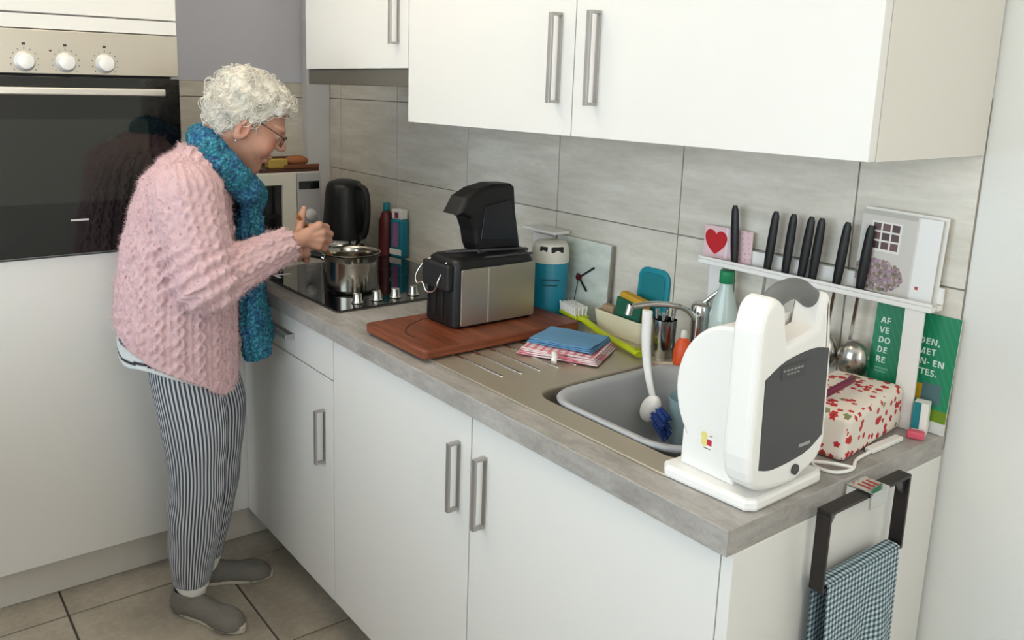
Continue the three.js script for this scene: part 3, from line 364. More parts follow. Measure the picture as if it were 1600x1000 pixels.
{ // kettle, bottles, microwave
  const k = thing('kettle', 'black upright kettle with a steel base band behind the saucepan', 'kettle', [-1.965, T, 0.165]);
  part(k, 'base', lathe([[0, 0], [0.078, 0], [0.08, 0.004], [0.078, 0.018], [0, 0.018]]), M.blackSoft); part(k, 'band', lathe([[0.077, 0.0185], [0.0785, 0.02], [0.0775, 0.06], [0, 0.06]]), M.chrome, 'polished steel band');
  part(k, 'body', lathe([[0.0775, 0.0605], [0.0775, 0.07], [0.074, 0.13], [0.068, 0.21], [0.064, 0.24], [0.055, 0.256], [0.03, 0.264], [0, 0.266]]), M.black); part(k, 'handle', tube([[0.05, 0.245, -0.02], [0.1, 0.235, -0.025], [0.112, 0.17, -0.028], [0.1, 0.09, -0.026], [0.07, 0.07, -0.022]], 0.011, 32, 10), M.blackSoft); part(k, 'spout', bx(-0.092, -0.05, 0.205, 0.238, -0.015, 0.015, 0.008, 2), M.black);
  const b = thing('teal_bottle', 'teal cleaner bottle with a white flip top behind the hob', 'bottle', [-1.818, T, 0.03], 0.2); part(b, 'body', bx(-0.03, 0.03, 0, 0.135, -0.018, 0.018, 0.008, 3), std(0x0e7d95, 0.4)); part(b, 'label_panel', bx(-0.012, 0.014, 0.04, 0.125, 0.0182, 0.019, 0), std(0x9a5f8a, 0.5)); part(b, 'label_band', bx(-0.0295, 0.0295, 0.012, 0.032, 0.0182, 0.0188, 0), M.whiteSoft); const cp = part(b, 'cap', bx(-0.026, 0.026, 0.1352, 0.17, -0.015, 0.015, 0.005, 2), M.white); part(cp, 'cap_emblem', bx(-0.008, 0.01, 0.14, 0.16, 0.0152, 0.016, 0), std(0x8a3a52, 0.5));
  const r = thing('red_bottle', 'dark red bottle with a teal cap between the kettle and the teal bottle', 'bottle', [-1.88, T, 0.045]); part(r, 'body', lathe([[0, 0], [0.027, 0], [0.029, 0.005], [0.028, 0.12], [0.018, 0.15], [0.012, 0.158], [0, 0.158]]), M.darkRed); part(r, 'cap', lathe([[0, 0.158], [0.012, 0.158], [0.012, 0.185], [0, 0.187]], 20), M.tealDark);
  const m = thing('microwave', 'cream microwave oven with a dark door in the worktop corner', 'microwave', [0, T, 0]), a = 0.225, z = 0.67, X = -2.03, h = 0.287;
  part(m, 'body', bx(-2.37, X - 0.012, 0.008, h, a, z, 0.004), M.offWhite); part(m, 'foot', cyl(0.012, 0.012, 0, 0.008, -2.08, 0.28, 16), M.blackSoft); part(m, 'foot', cyl(0.012, 0.012, 0, 0.008, -2.08, 0.62, 16), M.blackSoft); part(m, 'foot', cyl(0.012, 0.012, 0, 0.008, -2.33, 0.28, 16), M.blackSoft); part(m, 'foot', cyl(0.012, 0.012, 0, 0.008, -2.33, 0.62, 16), M.blackSoft);
  const d = part(m, 'door', facingX(extr(rrPts(-z + 0.002, 0.01, -0.318, h - 0.002, 0.004), 0.016, 0.002, [rrPts(-z + 0.04, 0.045, -0.37, h - 0.04, 0.004)]), X - 0.011), std(0xe2e0d4, 0.4)); part(d, 'window', bx(X - 0.0115, X - 0.002, 0.046, h - 0.041, 0.371, z - 0.041, 0.001), M.blackGlass);
  const c = part(m, 'control_panel', bx(X - 0.0115, X + 0.005, 0.01, h - 0.002, a + 0.002, 0.316, 0.002), std(0xb9b9ba, 0.4, { metalness: 0.2 })); part(c, 'display', bx(X + 0.0045, X + 0.0062, h - 0.058, h - 0.03, a + 0.008, 0.31, 0.001), M.blackGlass); part(c, 'dial', lathe([[0, 0], [0.021, 0], [0.019, 0.014], [0, 0.015]], 28).rotateZ(-Math.PI / 2).translate(X + 0.005, 0.14, 0.268), std(0xd7d7d6, 0.3)); part(c, 'button', bx(X + 0.0045, X + 0.008, 0.04, 0.075, 0.248, 0.288, 0.002), std(0xc9c9c9, 0.4));
  const w = thing('wooden_tray', 'brown wooden tray on top of the microwave', 'tray', [-2.14, T + h + 0.0002, 0.33]); part(w, 'base', bx(-0.09, 0.09, 0, 0.012, -0.11, 0.11, 0.003), std(0x4d2c1c, 0.5)); part(w, 'side', bx(0.082, 0.094, 0.0125, 0.026, -0.11, 0.02, 0.003), std(0x6f3d22, 0.5)); part(w, 'side', bx(-0.094, -0.082, 0.0125, 0.04, -0.11, 0.11, 0.003), std(0x6f3d22, 0.5));
  solo('yellow_packet', 'small yellow packet in the wooden tray on the microwave', 'packet', bx(-0.02, 0.02, 0, 0.032, -0.035, 0.035, 0.005, 2), std(0xb59a48, 0.6), [-2.085, T + h + 0.0125, 0.365]); solo('bread_roll', 'brown bread roll in the wooden tray on the microwave', 'bread', new THREE.SphereGeometry(1, 24, 16).scale(0.03, 0.02, 0.045).translate(0, 0.02, 0), std(0x9a5f35, 0.75), [-2.12, T + h + 0.0125, 0.275]);
}
{ // white standing appliance at the worktop end
  const t = thing('white_appliance', 'white upright appliance with dark front panel and grey carrying handle on the worktop end', 'appliance', [0, T, 0]);
  part(t, 'base', plan([[-0.168, 0.372], [-0.022, 0.362], [-0.014, 0.375], [-0.01, 0.54], [-0.02, 0.554], [-0.16, 0.562], [-0.174, 0.548]], 0.0005, 0.02, 0.006), M.white);
  // rear body: rounded back seen from the side, drawn in (x, y), grows along z
  const rear = []; rear.push([-0.058, 0.02], [-0.058, 0.272]); for (let i = 0; i <= 18; i++) { const a = Math.PI / 2 + i / 18 * Math.PI * 0.78; rear.push([-0.08 + Math.cos(a) * 0.094, 0.148 + Math.sin(a) * 0.11]); } rear.push([-0.154, 0.08], [-0.156, 0.02]);
  part(t, 'rear_body', extr(rear.reverse(), 0.145, 0.006, [], 3).translate(0, 0, 0.39), M.white);
  // front slab: drawn in (-z, y), grows along +x
  const z0 = 0.38, z1 = 0.575, sm = (pts, n) => new THREE.SplineCurve(pts.map(([x, y]) => new THREE.Vector2(x, y))).getPoints(n).map((p) => [p.x, p.y]);
  const o = [...sm([[-z1, 0.09], [-z1 + 0.01, 0.05], [-z1 + 0.045, 0.031], [-z1 + 0.11, 0.026], [-z0 - 0.06, 0.033], [-z0 - 0.02, 0.05], [-z0 - 0.004, 0.08]], 20), ...sm([[-z0 - 0.01, 0.2], [-z0 - 0.024, 0.29], [-z0 - 0.03, 0.312], [-z0 - 0.037, 0.318], [-z0 - 0.05, 0.312], [-z0 - 0.055, 0.29]], 12), [-z0 - 0.058, 0.27], [-z1 + 0.07, 0.256], ...sm([[-z1 + 0.062, 0.285], [-z1 + 0.055, 0.312], [-z1 + 0.03, 0.326], [-z1 + 0.009, 0.312], [-z1, 0.28]], 14)];
  part(t, 'front_shell', facingX(extr(o.map(([a, b]) => [a, b > 0.25 ? b - 0.008 : b]), 0.048, 0.011, [], 4), -0.054), M.white);
  part(t, 'panel', facingX(extr([...sm([[-z1 + 0.024, 0.07], [-z1 + 0.06, 0.063], [-z0 - 0.06, 0.07], [-z0 - 0.018, 0.09]], 12), ...sm([[-z0 - 0.024, 0.226], [-z0 - 0.065, 0.232], [-z1 + 0.065, 0.224], [-z1 + 0.02, 0.204]], 12)], 0.003, 0.001), -0.008), M.screen, 'dark grey front panel');
  const scr = canvasTex(256, 128, (g, w, h) => { g.fillStyle = '#3f3f40'; g.fillRect(0, 0, w, h); g.fillStyle = '#8d8d8d'; for (let i = 0; i < 6; i++) g.fillRect(20 + i * 36, 40, 26, 16); for (let i = 0; i < 4; i++) g.fillRect(60 + i * 34, 76, 24, 12); });
  part(t, 'panel_print', new THREE.PlaneGeometry(0.06, 0.022).rotateY(Math.PI / 2).translate(-0.0046, 0.207, 0.49), std(0xffffff, 0.5, { map: scr })); part(t, 'emblem', bx(-0.005, -0.0043, 0.083, 0.088, 0.43, 0.458, 0), std(0x9c9c9c, 0.4));
  part(t, 'button', cyl(0.008, 0.008, 0, 0.004, 0, 0, 20).rotateZ(-Math.PI / 2).translate(-0.0065, 0.05, 0.462), M.screen);
  part(t, 'handle', tube([[-0.03, 0.297, z1 - 0.045], [-0.03, 0.312, z1 - 0.062], [-0.03, 0.319, z1 - 0.09], [-0.03, 0.316, z0 + 0.078], [-0.03, 0.3, z0 + 0.048]], 0.0155, 40, 14), M.greyHandle, 'dark grey carrying handle');
  const st = canvasTex(128, 128, (g) => { g.fillStyle = '#eeece6'; g.fillRect(0, 0, 128, 128); g.fillStyle = '#e3d886'; g.beginPath(); g.arc(48, 44, 22, 0, 7); g.arc(50, 80, 24, 0, 7); g.fill(); g.fillStyle = '#c21f3f'; g.fillRect(68, 58, 30, 34); g.fillStyle = '#6b6b78'; g.fillRect(48, 108, 44, 6); g.fillRect(80, 34, 20, 5); });
  part(t, 'sticker', new THREE.PlaneGeometry(0.036, 0.036).translate(-0.108, 0.075, 0.5353), std(0xffffff, 0.6, { map: st }), 'round yellow and red sticker');
  const cb = thing('white_cable', 'flat white cable lying between the appliance and the floral box', 'cable', [0, T + 0.0032, 0]); part(cb, 'lead', [tube([[-0.075, 0, 0.3], [-0.05, 0, 0.33], [-0.02, 0, 0.325], [-0.01, 0, 0.29], [-0.025, 0, 0.25], [-0.03, 0, 0.2]], 0.003, 60, 8), tube([[-0.06, 0.001, 0.318], [-0.035, 0.004, 0.305], [-0.012, 0.001, 0.285]], 0.003, 20, 8)], M.white); part(cb, 'plug', bx(-0.04, -0.024, -0.003, 0.006, 0.1, 0.2, 0.003, 2), M.whiteSoft);
}
{ // floral tissue box, small box
  const print = pixTex(512, 512, (() => { const s = []; const keep = seed; seed = 4242; for (let i = 0; i < 130; i++) s.push([rnd(), rnd(), 0.024 + rnd() * 0.018, rnd()]); seed = keep; return (u, v) => { for (const [a, b, r, k] of s) { let dx = Math.abs(u - a), dy = Math.abs(v - b); dx = Math.min(dx, 1 - dx); dy = Math.min(dy, 1 - dy); const an = Math.atan2(v - b, u - a), d = Math.hypot(dx, dy) / (r * (0.92 + 0.16 * Math.sin(an * 5))); if (d < 0.3 && k > .6) return [120, 60, 40]; if (d < 0.85) return k < 0.12 ? [128, 132, 90] : [186 + k * 16, 36 + k * 20, 52]; } return [232, 222, 210]; }; })(), [4.6, 4.6]);
  const g = uvBox(new RoundedBoxGeometry(0.125, 0.082, 0.235, 6, 0.012)); const p = g.attributes.position; for (let i = 0; i < p.count; i++) { const x = p.getX(i), y = p.getY(i), z = p.getZ(i); p.setY(i, y + (y > 0 ? 0.006 * PN.noise(x * 14, z * 11, 3) + 0.012 * Math.sin((z + 0.11) * 14) * (1 - Math.abs(x) * 5) : 0)); p.setX(i, x + 0.004 * PN.noise(z * 14, y * 20, 8)); } g.computeVertexNormals();
  const m = std(0xffffff, 0.85, { map: print }), t = thing('floral_tissue_box', 'tissue box in a white cover with red flowers beside the appliance', 'tissue box', [-0.105, T + 0.0415, 0.17], 0.12); part(t, 'cover', g, m); part(t, 'slot', tube([[-0.01, 0.048, -0.06], [0.004, 0.056, -0.02], [0.008, 0.058, 0.03], [0.0, 0.05, 0.075]], 0.006, 24, 8).scale(1, 1, 1), M.maroon, 'dark red bound opening');
  const b = thing('small_carton', 'small teal and white carton between the floral box and the leaflet', 'carton', [-0.028, T, 0.038], 0.3); part(b, 'box', bx(-0.012, 0.012, 0, 0.06, -0.013, 0.013, 0.001), M.whiteSoft); part(b, 'print', bx(-0.0125, 0.0, 0.012, 0.0605, 0.0128, 0.0136, 0), M.tealDark); solo('pink_eraser', 'pink rubber lying beside the floral box', 'rubber', bx(-0.014, 0.014, 0, 0.014, -0.009, 0.009, 0.004, 2), M.pink, [-0.02, T + 0.0003, 0.068], 0.4);
}
{ // utensil rack with its utensils and cards
  const t = thing('utensil_rack', 'white utensil rack standing against the tiles', 'rack', [0, 0, 0]); const xr = -0.03, xl = -0.53;
  part(t, 'back_rail', bx(xl, xr, 1.142, 1.172, 0.006, 0.012, 0.001), M.white); part(t, 'ledge', bx(xl, xr, 1.132, 1.1415, 0.006, 0.0238, 0.0012), M.white); part(t, 'ledge', bx(xl, xr, 1.132, 1.1415, 0.0322, 0.05, 0.0012), M.white); part(t, 'lip', bx(xl, xr, 1.1418, 1.148, 0.046, 0.05, 0.001), M.white);
  part(t, 'leg', bx(-0.077, -0.043, T + 0.0005, 1.1315, 0.038, 0.044, 0.001), M.white); part(t, 'leg', bx(-0.528, -0.494, T + 0.0005, 1.1315, 0.006, 0.011, 0.001), M.white);
  const grip = loft(Array.from({ length: 14 }, (_, i) => { const q = i / 13, w = 0.0075 + 0.0022 * Math.sin(q * Math.PI * 0.9 + 0.3), d = w * 0.62 * (q > 0.97 ? 0.6 : 1), o = []; for (let k = 0; k < 14; k++) { const a = k / 14 * Math.PI * 2; o.push(V(Math.cos(a) * w * (q > 0.97 ? 0.6 : 1), q * 0.124, -Math.sin(a) * d)); } return o; }), { cap0: true, cap1: true });
  const kinds = ['flat spatula', 'carving fork', 'slotted spatula', 'serving spoon', 'slotted spoon', 'soup ladle', 'round skimmer ladle'];
  const spots = [[-0.452, 0.05], [-0.372, -0.05], [-0.33, -0.04], [-0.294, -0.055], [-0.27, -0.045], [-0.219, -0.055], [-0.172, -0.045]];
  const where = ['leftmost, in front of the heart card', 'second from the left', 'third from the left', 'fourth from the left', 'fifth from the left', 'sixth, with a steel ladle bowl', 'rightmost, beside the photo card'];
  spots.forEach(([x, a], i) => {
    const u = thing('kitchen_utensil', 'black-handled steel utensil in the white rack, ' + where[i], 'utensil', [x, 1.1422, 0.028], 0, 'utensils in the white rack'); u.rotation.z = a * 1.6;
    part(u, 'handle', grip, M.black); const len = i >= 5 ? 0.1 : 0.12; part(u, 'shaft', bx(-0.0035, 0.0035, -len, 0.002, -0.0015, 0.0015, 0.0008), M.chrome);
    if (i >= 5) { const bowl = new THREE.SphereGeometry(0.031, 28, 14, 0, Math.PI * 2, 0, Math.PI * 0.52); part(u, 'bowl', bowl.clone().rotateX(Math.PI / 2).scale(1, 1.25, 0.8).translate(i === 5 ? -0.001 : 0.013, -len - 0.035, 0.0), std(0xb5b2ab, 0.2, { metalness: 1, side: THREE.DoubleSide })); }
    else if (i === 1) part(u, 'tines', [bx(-0.012, -0.009, -len - 0.05, -len, -0.001, 0.001, 0), bx(0.009, 0.012, -len - 0.05, -len, -0.001, 0.001, 0), bx(-0.012, 0.012, -len, -len + 0.01, -0.001, 0.001, 0)], M.chrome);
    else part(u, 'blade', extr(rrPts(i > 1 ? -0.011 : -0.026, -len - 0.07, i > 1 ? 0.011 : 0.026, -len, 0.009), 0.002, 0), M.chrome);
  });
  const heart = canvasTex(256, 192, (g, w, h) => { g.fillStyle = '#e9c9cf'; g.fillRect(0, 0, w, h); g.fillStyle = '#f6eef0'; g.fillRect(118, 0, 10, h); g.fillStyle = '#c9a3ab'; for (let i = 0; i < 26; i++) g.fillRect(135 + (i * 37) % 115, (i * 53) % 190, 9, 7); g.fillStyle = '#c3121f'; g.beginPath(); g.moveTo(64, 172); g.bezierCurveTo(-16, 110, -6, 10, 44, 26); g.bezierCurveTo(56, 30, 62, 42, 64, 52); g.bezierCurveTo(70, 22, 112, 14, 124, 60); g.bezierCurveTo(132, 104, 92, 146, 64, 172); g.fill(); });
  const hc = thing('heart_card', 'pink card with a red heart standing on the left end of the rack', 'card', [-0.482, 1.1422, 0.0145]); part(hc, 'card_stock', bx(-0.062, 0.062, 0, 0.07, 0, 0.001, 0), M.whiteSoft); part(hc, 'print', new THREE.PlaneGeometry(0.124, 0.07).translate(0, 0.035, 0.0016), std(0xffffff, 0.6, { map: heart }));
  const photo = canvasTex(512, 512, (g, w, h) => { g.fillStyle = '#d9d6d0'; g.fillRect(0, 0, w, h); g.fillStyle = '#cfcbc4'; g.fillRect(0, 0, 360, h); g.fillStyle = '#b9b5ad'; g.fillRect(0, 0, 360, 26); g.fillStyle = '#efeeec'; g.fillRect(372, 0, 140, h); g.fillStyle = '#e6e3de'; g.fillRect(70, 60, 200, 190); for (let i = 0; i < 3; i++) for (let j = 0; j < 3; j++) { g.fillStyle = ['#5d4545', '#6e5252', '#4f3c3e'][(i + j) % 3]; g.fillRect(82 + i * 62, 72 + j * 58, 50, 46); } const keep = seed; seed = 99; for (let i = 0; i < 900; i++) { const a = rnd() * 6.28, r = Math.sqrt(rnd()); g.fillStyle = ['#8c7d6c', '#9b7f8f', '#7a7d5e', '#a98fa0', '#6d6a55', '#b9a2ad'][Math.floor(rnd() * 6)]; g.beginPath(); g.arc(150 + Math.cos(a) * 160 * r, 400 + Math.sin(a) * 96 * r, 5 + rnd() * 9, 0, 7); g.fill(); } seed = keep; g.fillStyle = '#b5423c'; g.fillRect(400, 420, 20, 20); });
  const pc = thing('photo_card', 'folded photo card of a window and flowers on the right end of the rack', 'card', [-0.115, 1.1422, 0.02]); pc.rotation.z = -0.03; part(pc, 'back_leaf', bx(-0.074, 0.076, 0, 0.155, -0.008, -0.0068, 0), M.whiteSoft); part(pc, 'front_leaf', bx(-0.074, 0.07, 0, 0.15, 0, 0.001, 0), M.whiteSoft); part(pc, 'print', new THREE.PlaneGeometry(0.144, 0.15).translate(-0.002, 0.075, 0.0016), std(0xffffff, 0.4, { map: photo }));
  const leaf = canvasTex(768, 1088, (g, w, h) => { g.fillStyle = '#18835c'; g.fillRect(0, 0, w, h); g.strokeStyle = '#1f8f66'; g.lineWidth = 14; for (let i = -20; i < 40; i++) { g.beginPath(); g.moveTo(i * 60, 0); g.lineTo(i * 60 + 520, h); g.stroke(); } g.fillStyle = '#dfe9e2'; g.font = 'bold 82px sans-serif'; const L = ['AF', 'VE', 'DO', 'DE', 'RE'], R = ['', 'DEN,', 'MET', 'IN- EN', 'TTES.']; L.forEach((s, i) => g.fillText(s, 56, 190 + i * 96)); R.forEach((s, i) => { g.fillText(s, 430, 190 + i * 96); }); g.fillStyle = '#6aa88b'; g.fillRect(60, 620, 130, 18); g.fillRect(60, 650, 110, 18); g.fillStyle = '#4f6f74'; g.fillRect(520, 640, 170, 190); g.fillStyle = '#c39a1c'; g.fillRect(430, 660, 90, 150); g.fillStyle = '#6f8f1e'; g.fillRect(0, 870, w, 110); g.fillStyle = '#c9d46a'; g.fillRect(480, 905, 130, 16); g.fillStyle = '#dcdcd8'; g.fillRect(0, 980, w, 108); });
  const lf = thing('green_leaflet', 'green leaflet with white capitals leaning on the tiles behind the rack leg', 'leaflet', [-0.07, T + 0.001, 0.018]); lf.rotation.x = -0.06; part(lf, 'sheet', bx(-0.075, 0.075, 0, 0.212, 0, 0.0015, 0), M.whiteSoft); part(lf, 'print', new THREE.PlaneGeometry(0.15, 0.212).translate(0, 0.106, 0.0021), std(0xffffff, 0.4, { map: leaf }));
}
{ // towel hanger and tea towel on the end panel
  const t = thing('towel_hanger', 'black metal towel hanger hooked over the worktop end', 'hanger', [0.006, 0, 0]); const za = 0.43, zb = 0.195, yt = 0.9, ybm = 0.775;
  const flat = (z0, z1, y0, y1) => bx(0.012, 0.034, y0, y1, z0, z1, 0.001);
  part(t, 'top_bar', flat(zb, za, yt - 0.006, yt), M.hangBlack); part(t, 'arm', flat(za - 0.006, za, ybm - 0.006, yt - 0.0062), M.hangBlack); part(t, 'arm', flat(zb, zb + 0.006, ybm - 0.006, yt - 0.0062), M.hangBlack); part(t, 'lower_bar', flat(zb + 0.0062, za - 0.0062, ybm - 0.006, ybm), M.hangBlack); part(t, 'brace', extr([[-za + 0.006, 0], [-za + 0.03, 0], [-za + 0.006, -0.03]].reverse(), 0.008).rotateY(Math.PI / 2).translate(0.02, yt - 0.0062, 0), M.hangGrey); part(t, 'brace', extr([[-zb - 0.006, 0], [-zb - 0.03, 0], [-zb - 0.006, -0.03]], 0.008).rotateY(Math.PI / 2).translate(0.02, yt - 0.0062, 0), M.hangGrey);
  part(t, 'clip', [bx(-0.004, 0.04, yt + 0.0002, yt + 0.004, 0.275, 0.325, 0.001), bx(0.0345, 0.038, yt - 0.024, yt + 0.001, 0.275, 0.325, 0.001), bx(-0.0055, -0.002, T - 0.036, yt + 0.004, 0.275, 0.325, 0.001)], M.chrome, 'shiny metal clip'); for (const z of [0.288, 0.3, 0.312]) part(t, 'clip_print', bx(0.008, 0.028, yt + 0.0041, yt + 0.0046, z - 0.0025, z + 0.0015, 0), std(0xa8423e, 0.6));
  const check = pixTex(128, 128, (u, v) => { const a = (u * 4) % 1 < 0.5, b = (v * 4) % 1 < 0.5; return a && b ? [52, 72, 84] : a || b ? [126, 148, 158] : [206, 216, 216]; }, [26, 26]);
  // cloth over the lower bar: front fall and back fall, waves deepen downwards
  const z0 = zb + 0.012, z1 = za - 0.012, nz = 60, rings = [], path = []; for (let i = 0; i <= 40; i++) path.push([0.0385 + 0.012 * i / 40, ybm - i / 40 * 0.44]); 
  const sheet = (xs, dir) => { const pos = [], uv = [], idx = []; for (let j = 0; j <= 44; j++) for (let i = 0; i <= nz; i++) { const q = j / 44, z = lerp(z1, z0, i / nz), sp = lerp(1, 1.08, q), zz = (z - 0.31) * sp + 0.31, w = Math.sin(i / nz * 17 + 1) * 0.5 + Math.sin(i / nz * 9.5) * 0.5; pos.push(xs + dir * q * 0.016 + w * 0.0085 * sstep(0, 0.5, q) * (dir > 0 ? 1 : 0.4), ybm + 0.0015 - q * 0.45, zz); uv.push(i / nz * (z1 - z0), q * 0.45); } for (let j = 0; j < 44; j++) for (let i = 0; i < nz; i++) { const a = j * (nz + 1) + i; idx.push(a, a + nz + 1, a + 1, a + 1, a + nz + 1, a + nz + 2); } const g = new THREE.BufferGeometry(); g.setAttribute('position', new THREE.Float32BufferAttribute(pos, 3)); g.setAttribute('uv', new THREE.Float32BufferAttribute(uv, 2)); g.setIndex(idx); g.computeVertexNormals(); return g; };
  const top = (() => { const pos = [], uv = [], idx = []; for (let j = 0; j <= 8; j++) for (let i = 0; i <= nz; i++) { const a = j / 8 * Math.PI; pos.push(0.029 + Math.cos(a) * 0.0125 - 0.0005, ybm + 0.0015 + Math.sin(a) * 0.003, lerp(z1, z0, i / nz)); uv.push(i / nz * (z1 - z0), -j * 0.0045); } for (let j = 0; j < 8; j++) for (let i = 0; i < nz; i++) { const a = j * (nz + 1) + i; idx.push(a, a + 1, a + nz + 1, a + 1, a + nz + 2, a + nz + 1); } const g = new THREE.BufferGeometry(); g.setAttribute('position', new THREE.Float32BufferAttribute(pos, 3)); g.setAttribute('uv', new THREE.Float32BufferAttribute(uv, 2)); g.setIndex(idx); g.computeVertexNormals(); return g; })();
  solo('tea_towel', 'blue and white small-checked tea towel hanging from the black hanger', 'towel', [sheet(0.041, 1), top, sheet(0.016, 0.15)], std(0xffffff, 0.95, { map: check, side: THREE.DoubleSide }));
}

// ------------------------------------------------------------------ the woman at the hob
// her own frame: +x the way she faces, +z her right side (towards the camera), origin on the floor between her feet
{
  const who = thing('person', 'white-haired elderly woman in a pink cardigan and teal scarf stirring the saucepan', 'person', [-1.56, 0, 0.80], 1.2454);
  const TH = -0.56, ct = Math.cos(TH), st = Math.sin(TH), HO = [0.105, 1.378, 0];            // head: pitched down about its ear point
  const toHead = (p) => { const a = p[0] - HO[0], b = p[1] - HO[1]; return [a * ct + b * st, -a * st + b * ct, p[2]]; };
  const fromHead = (u, v, w) => [HO[0] + u * ct - v * st, HO[1] + u * st + v * ct, w];
  const headSDF = (p) => {
    const h = toHead(p), m = [h[0], h[1], Math.abs(h[2])];
    let d = ell(h, [-0.012, 0.06, 0], [0.096, 0.092, 0.074]);
    d = smin(d, ell(h, [0.032, -0.008, 0], [0.062, 0.085, 0.06]), 0.03);
    d = smin(d, cone(h, [0.03, -0.06, 0], [0.072, -0.078, 0], 0.036, 0.021), 0.03);           // jaw and chin
    d = smin(d, ell(m, [0.066, -0.008, 0.036], [0.026, 0.026, 0.024]), 0.018);                // cheeks
    d = smin(d, ell(m, [0.078, 0.052, 0.026], [0.02, 0.01, 0.028]), 0.014);                   // brows
    d = Math.max(d, -smin(1, ell(m, [0.1, 0.03, 0.032], [0.02, 0.011, 0.017]), 0.001) - 0.002); // sockets
    d = smin(d, ell(m, [0.079, 0.03, 0.031], [0.0125, 0.0115, 0.0125]), 0.004);                // eyeballs
    d = smin(d, cone(h, [0.091, 0.044, 0], [0.1145, 0.011, 0], 0.0085, 0.0105), 0.012);          // nose
    d = smin(d, ell(m, [0.106, 0.006, 0.011], [0.011, 0.008, 0.008]), 0.008);
    d = smin(d, ell(h, [0.094, -0.028, 0], [0.0125, 0.007, 0.024]), 0.006);                    // lips
    d = smin(d, ell(h, [0.092, -0.042, 0], [0.012, 0.0075, 0.02]), 0.006);
    d = Math.max(d, -ell(h, [0.106, -0.0352, 0], [0.016, 0.0022, 0.022]));                     // mouth line
    d = smin(d, Math.max(ell(m, [-0.004, 0.002, 0.073], [0.02, 0.034, 0.012]), -ell(m, [0.002, 0.004, 0.085], [0.011, 0.022, 0.009])), 0.006);  // ears
    d = smin(d, cone(p, fromHead(-0.03, -0.02, 0), [-0.02, 1.25, 0], 0.056, 0.06), 0.025);     // neck
    return d;
  };
  const skin = (p) => { const h = toHead(p), m = Math.abs(h[2]); let c = [0.56, 0.29, 0.2]; const mix = (t, q) => { c = c.map((x, i) => lerp(x, q[i], t)); }; mix(0.5 * (1 - sstep(0.01, 0.035, Math.hypot(h[0] - 0.085, h[1] + 0.005, m - 0.042))), [0.6, 0.2, 0.15]); mix(0.6 * (1 - sstep(0.004, 0.014, Math.hypot(h[0] - 0.119, h[1] - 0.006, m * 0.7))), [0.58, 0.2, 0.16]); mix(0.75 * (1 - sstep(0.8, 1.15, Math.hypot((h[0] - 0.1) / 0.02, (h[1] + 0.035) / 0.011, m / 0.022))), [0.42, 0.12, 0.11]); mix(0.45 * (1 - sstep(0.01, 0.024, Math.hypot(h[0] + 0.002, h[1] - 0.003, m - 0.076))), [0.55, 0.17, 0.13]); if (Math.hypot(h[0] - 0.089, h[1] - 0.03, m - 0.033) < 0.0085) c = Math.hypot(h[1] - 0.029, h[2] > 0 ? h[2] - 0.031 : h[2] + 0.031) < 0.005 ? [0.05, 0.06, 0.08] : [0.7, 0.66, 0.62]; const n = 1 + 0.07 * PN.noise(p[0] * 90, p[1] * 90, p[2] * 90); return c.map((x) => x * n); };
  // a hand as five bent chains on a palm; joints in her frame
  const SW = V(0.238, 1.152, 0.072), SE = V(0.378, 0.975, -0.03);                             // wooden spoon, top and tip
  const handR = (() => { const ch = []; const K = [[0.292, 1.128, 0.098], [0.3, 1.109, 0.098], [0.299, 1.09, 0.096], [0.291, 1.073, 0.092]];
    K.forEach((k, i) => { const L = [0.036, 0.04, 0.037, 0.03][i]; ch.push([[0.245, lerp(1.1, 1.088, i / 3), 0.095], k, 0.0135, 0.0115], [k, [k[0] + L * 0.62, k[1] - 0.01, k[2] - L * 0.75], 0.011, 0.0095], [[k[0] + L * 0.62, k[1] - 0.01, k[2] - L * 0.75], [k[0] + 0.002, k[1] - 0.012, k[2] - L * 1.35], 0.0095, 0.0085], [[k[0] + 0.002, k[1] - 0.012, k[2] - L * 1.35], [k[0] - 0.018, k[1] - 0.006, k[2] - L * 0.95], 0.0085, 0.0075]); });
    ch.push([[0.205, 1.078, 0.1], [0.255, 1.098, 0.092], 0.026, 0.022], [[0.235, 1.095, 0.085], [0.246, 1.128, 0.062], 0.014, 0.0115], [[0.246, 1.128, 0.062], [0.252, 1.152, 0.052], 0.011, 0.0095], [[0.252, 1.152, 0.052], [0.258, 1.168, 0.05], 0.0095, 0.0075]); return ch; })();
  const handL = (() => { const ch = []; const C = [0.245, 1.03, -0.06]; [0, 1, 2, 3].forEach((i) => { const x = C[0] - 0.03 + i * 0.019, L = [0.03, 0.034, 0.036, 0.033][i]; ch.push([[x - 0.012, 1.042, -0.098], [x, 1.055, -0.07], 0.012, 0.011], [[x, 1.055, -0.07], [x + 0.004, 1.05, -0.07 + L], 0.0105, 0.0095], [[x + 0.004, 1.05, -0.07 + L], [x + 0.004, 1.025, -0.064 + L], 0.0095, 0.0085], [[x + 0.004, 1.025, -0.064 + L], [x + 0.002, 1.01, -0.075 + L], 0.0085, 0.0075]); }); ch.push([[0.2, 1.045, -0.115], [0.24, 1.035, -0.1], 0.024, 0.024], [[0.25, 1.03, -0.1], [0.268, 1.008, -0.075], 0.013, 0.011], [[0.268, 1.008, -0.075], [0.275, 1.003, -0.045], 0.0105, 0.008]); return ch; })();
  const chainSDF = (ch, k) => (p) => { let d = 1; for (const [a, b, ra, rb] of ch) d = smin(d, cone(p, a, b, ra, rb), k); return d; };
  const hR = chainSDF(handR, 0.006), hL = chainSDF(handL, 0.006);
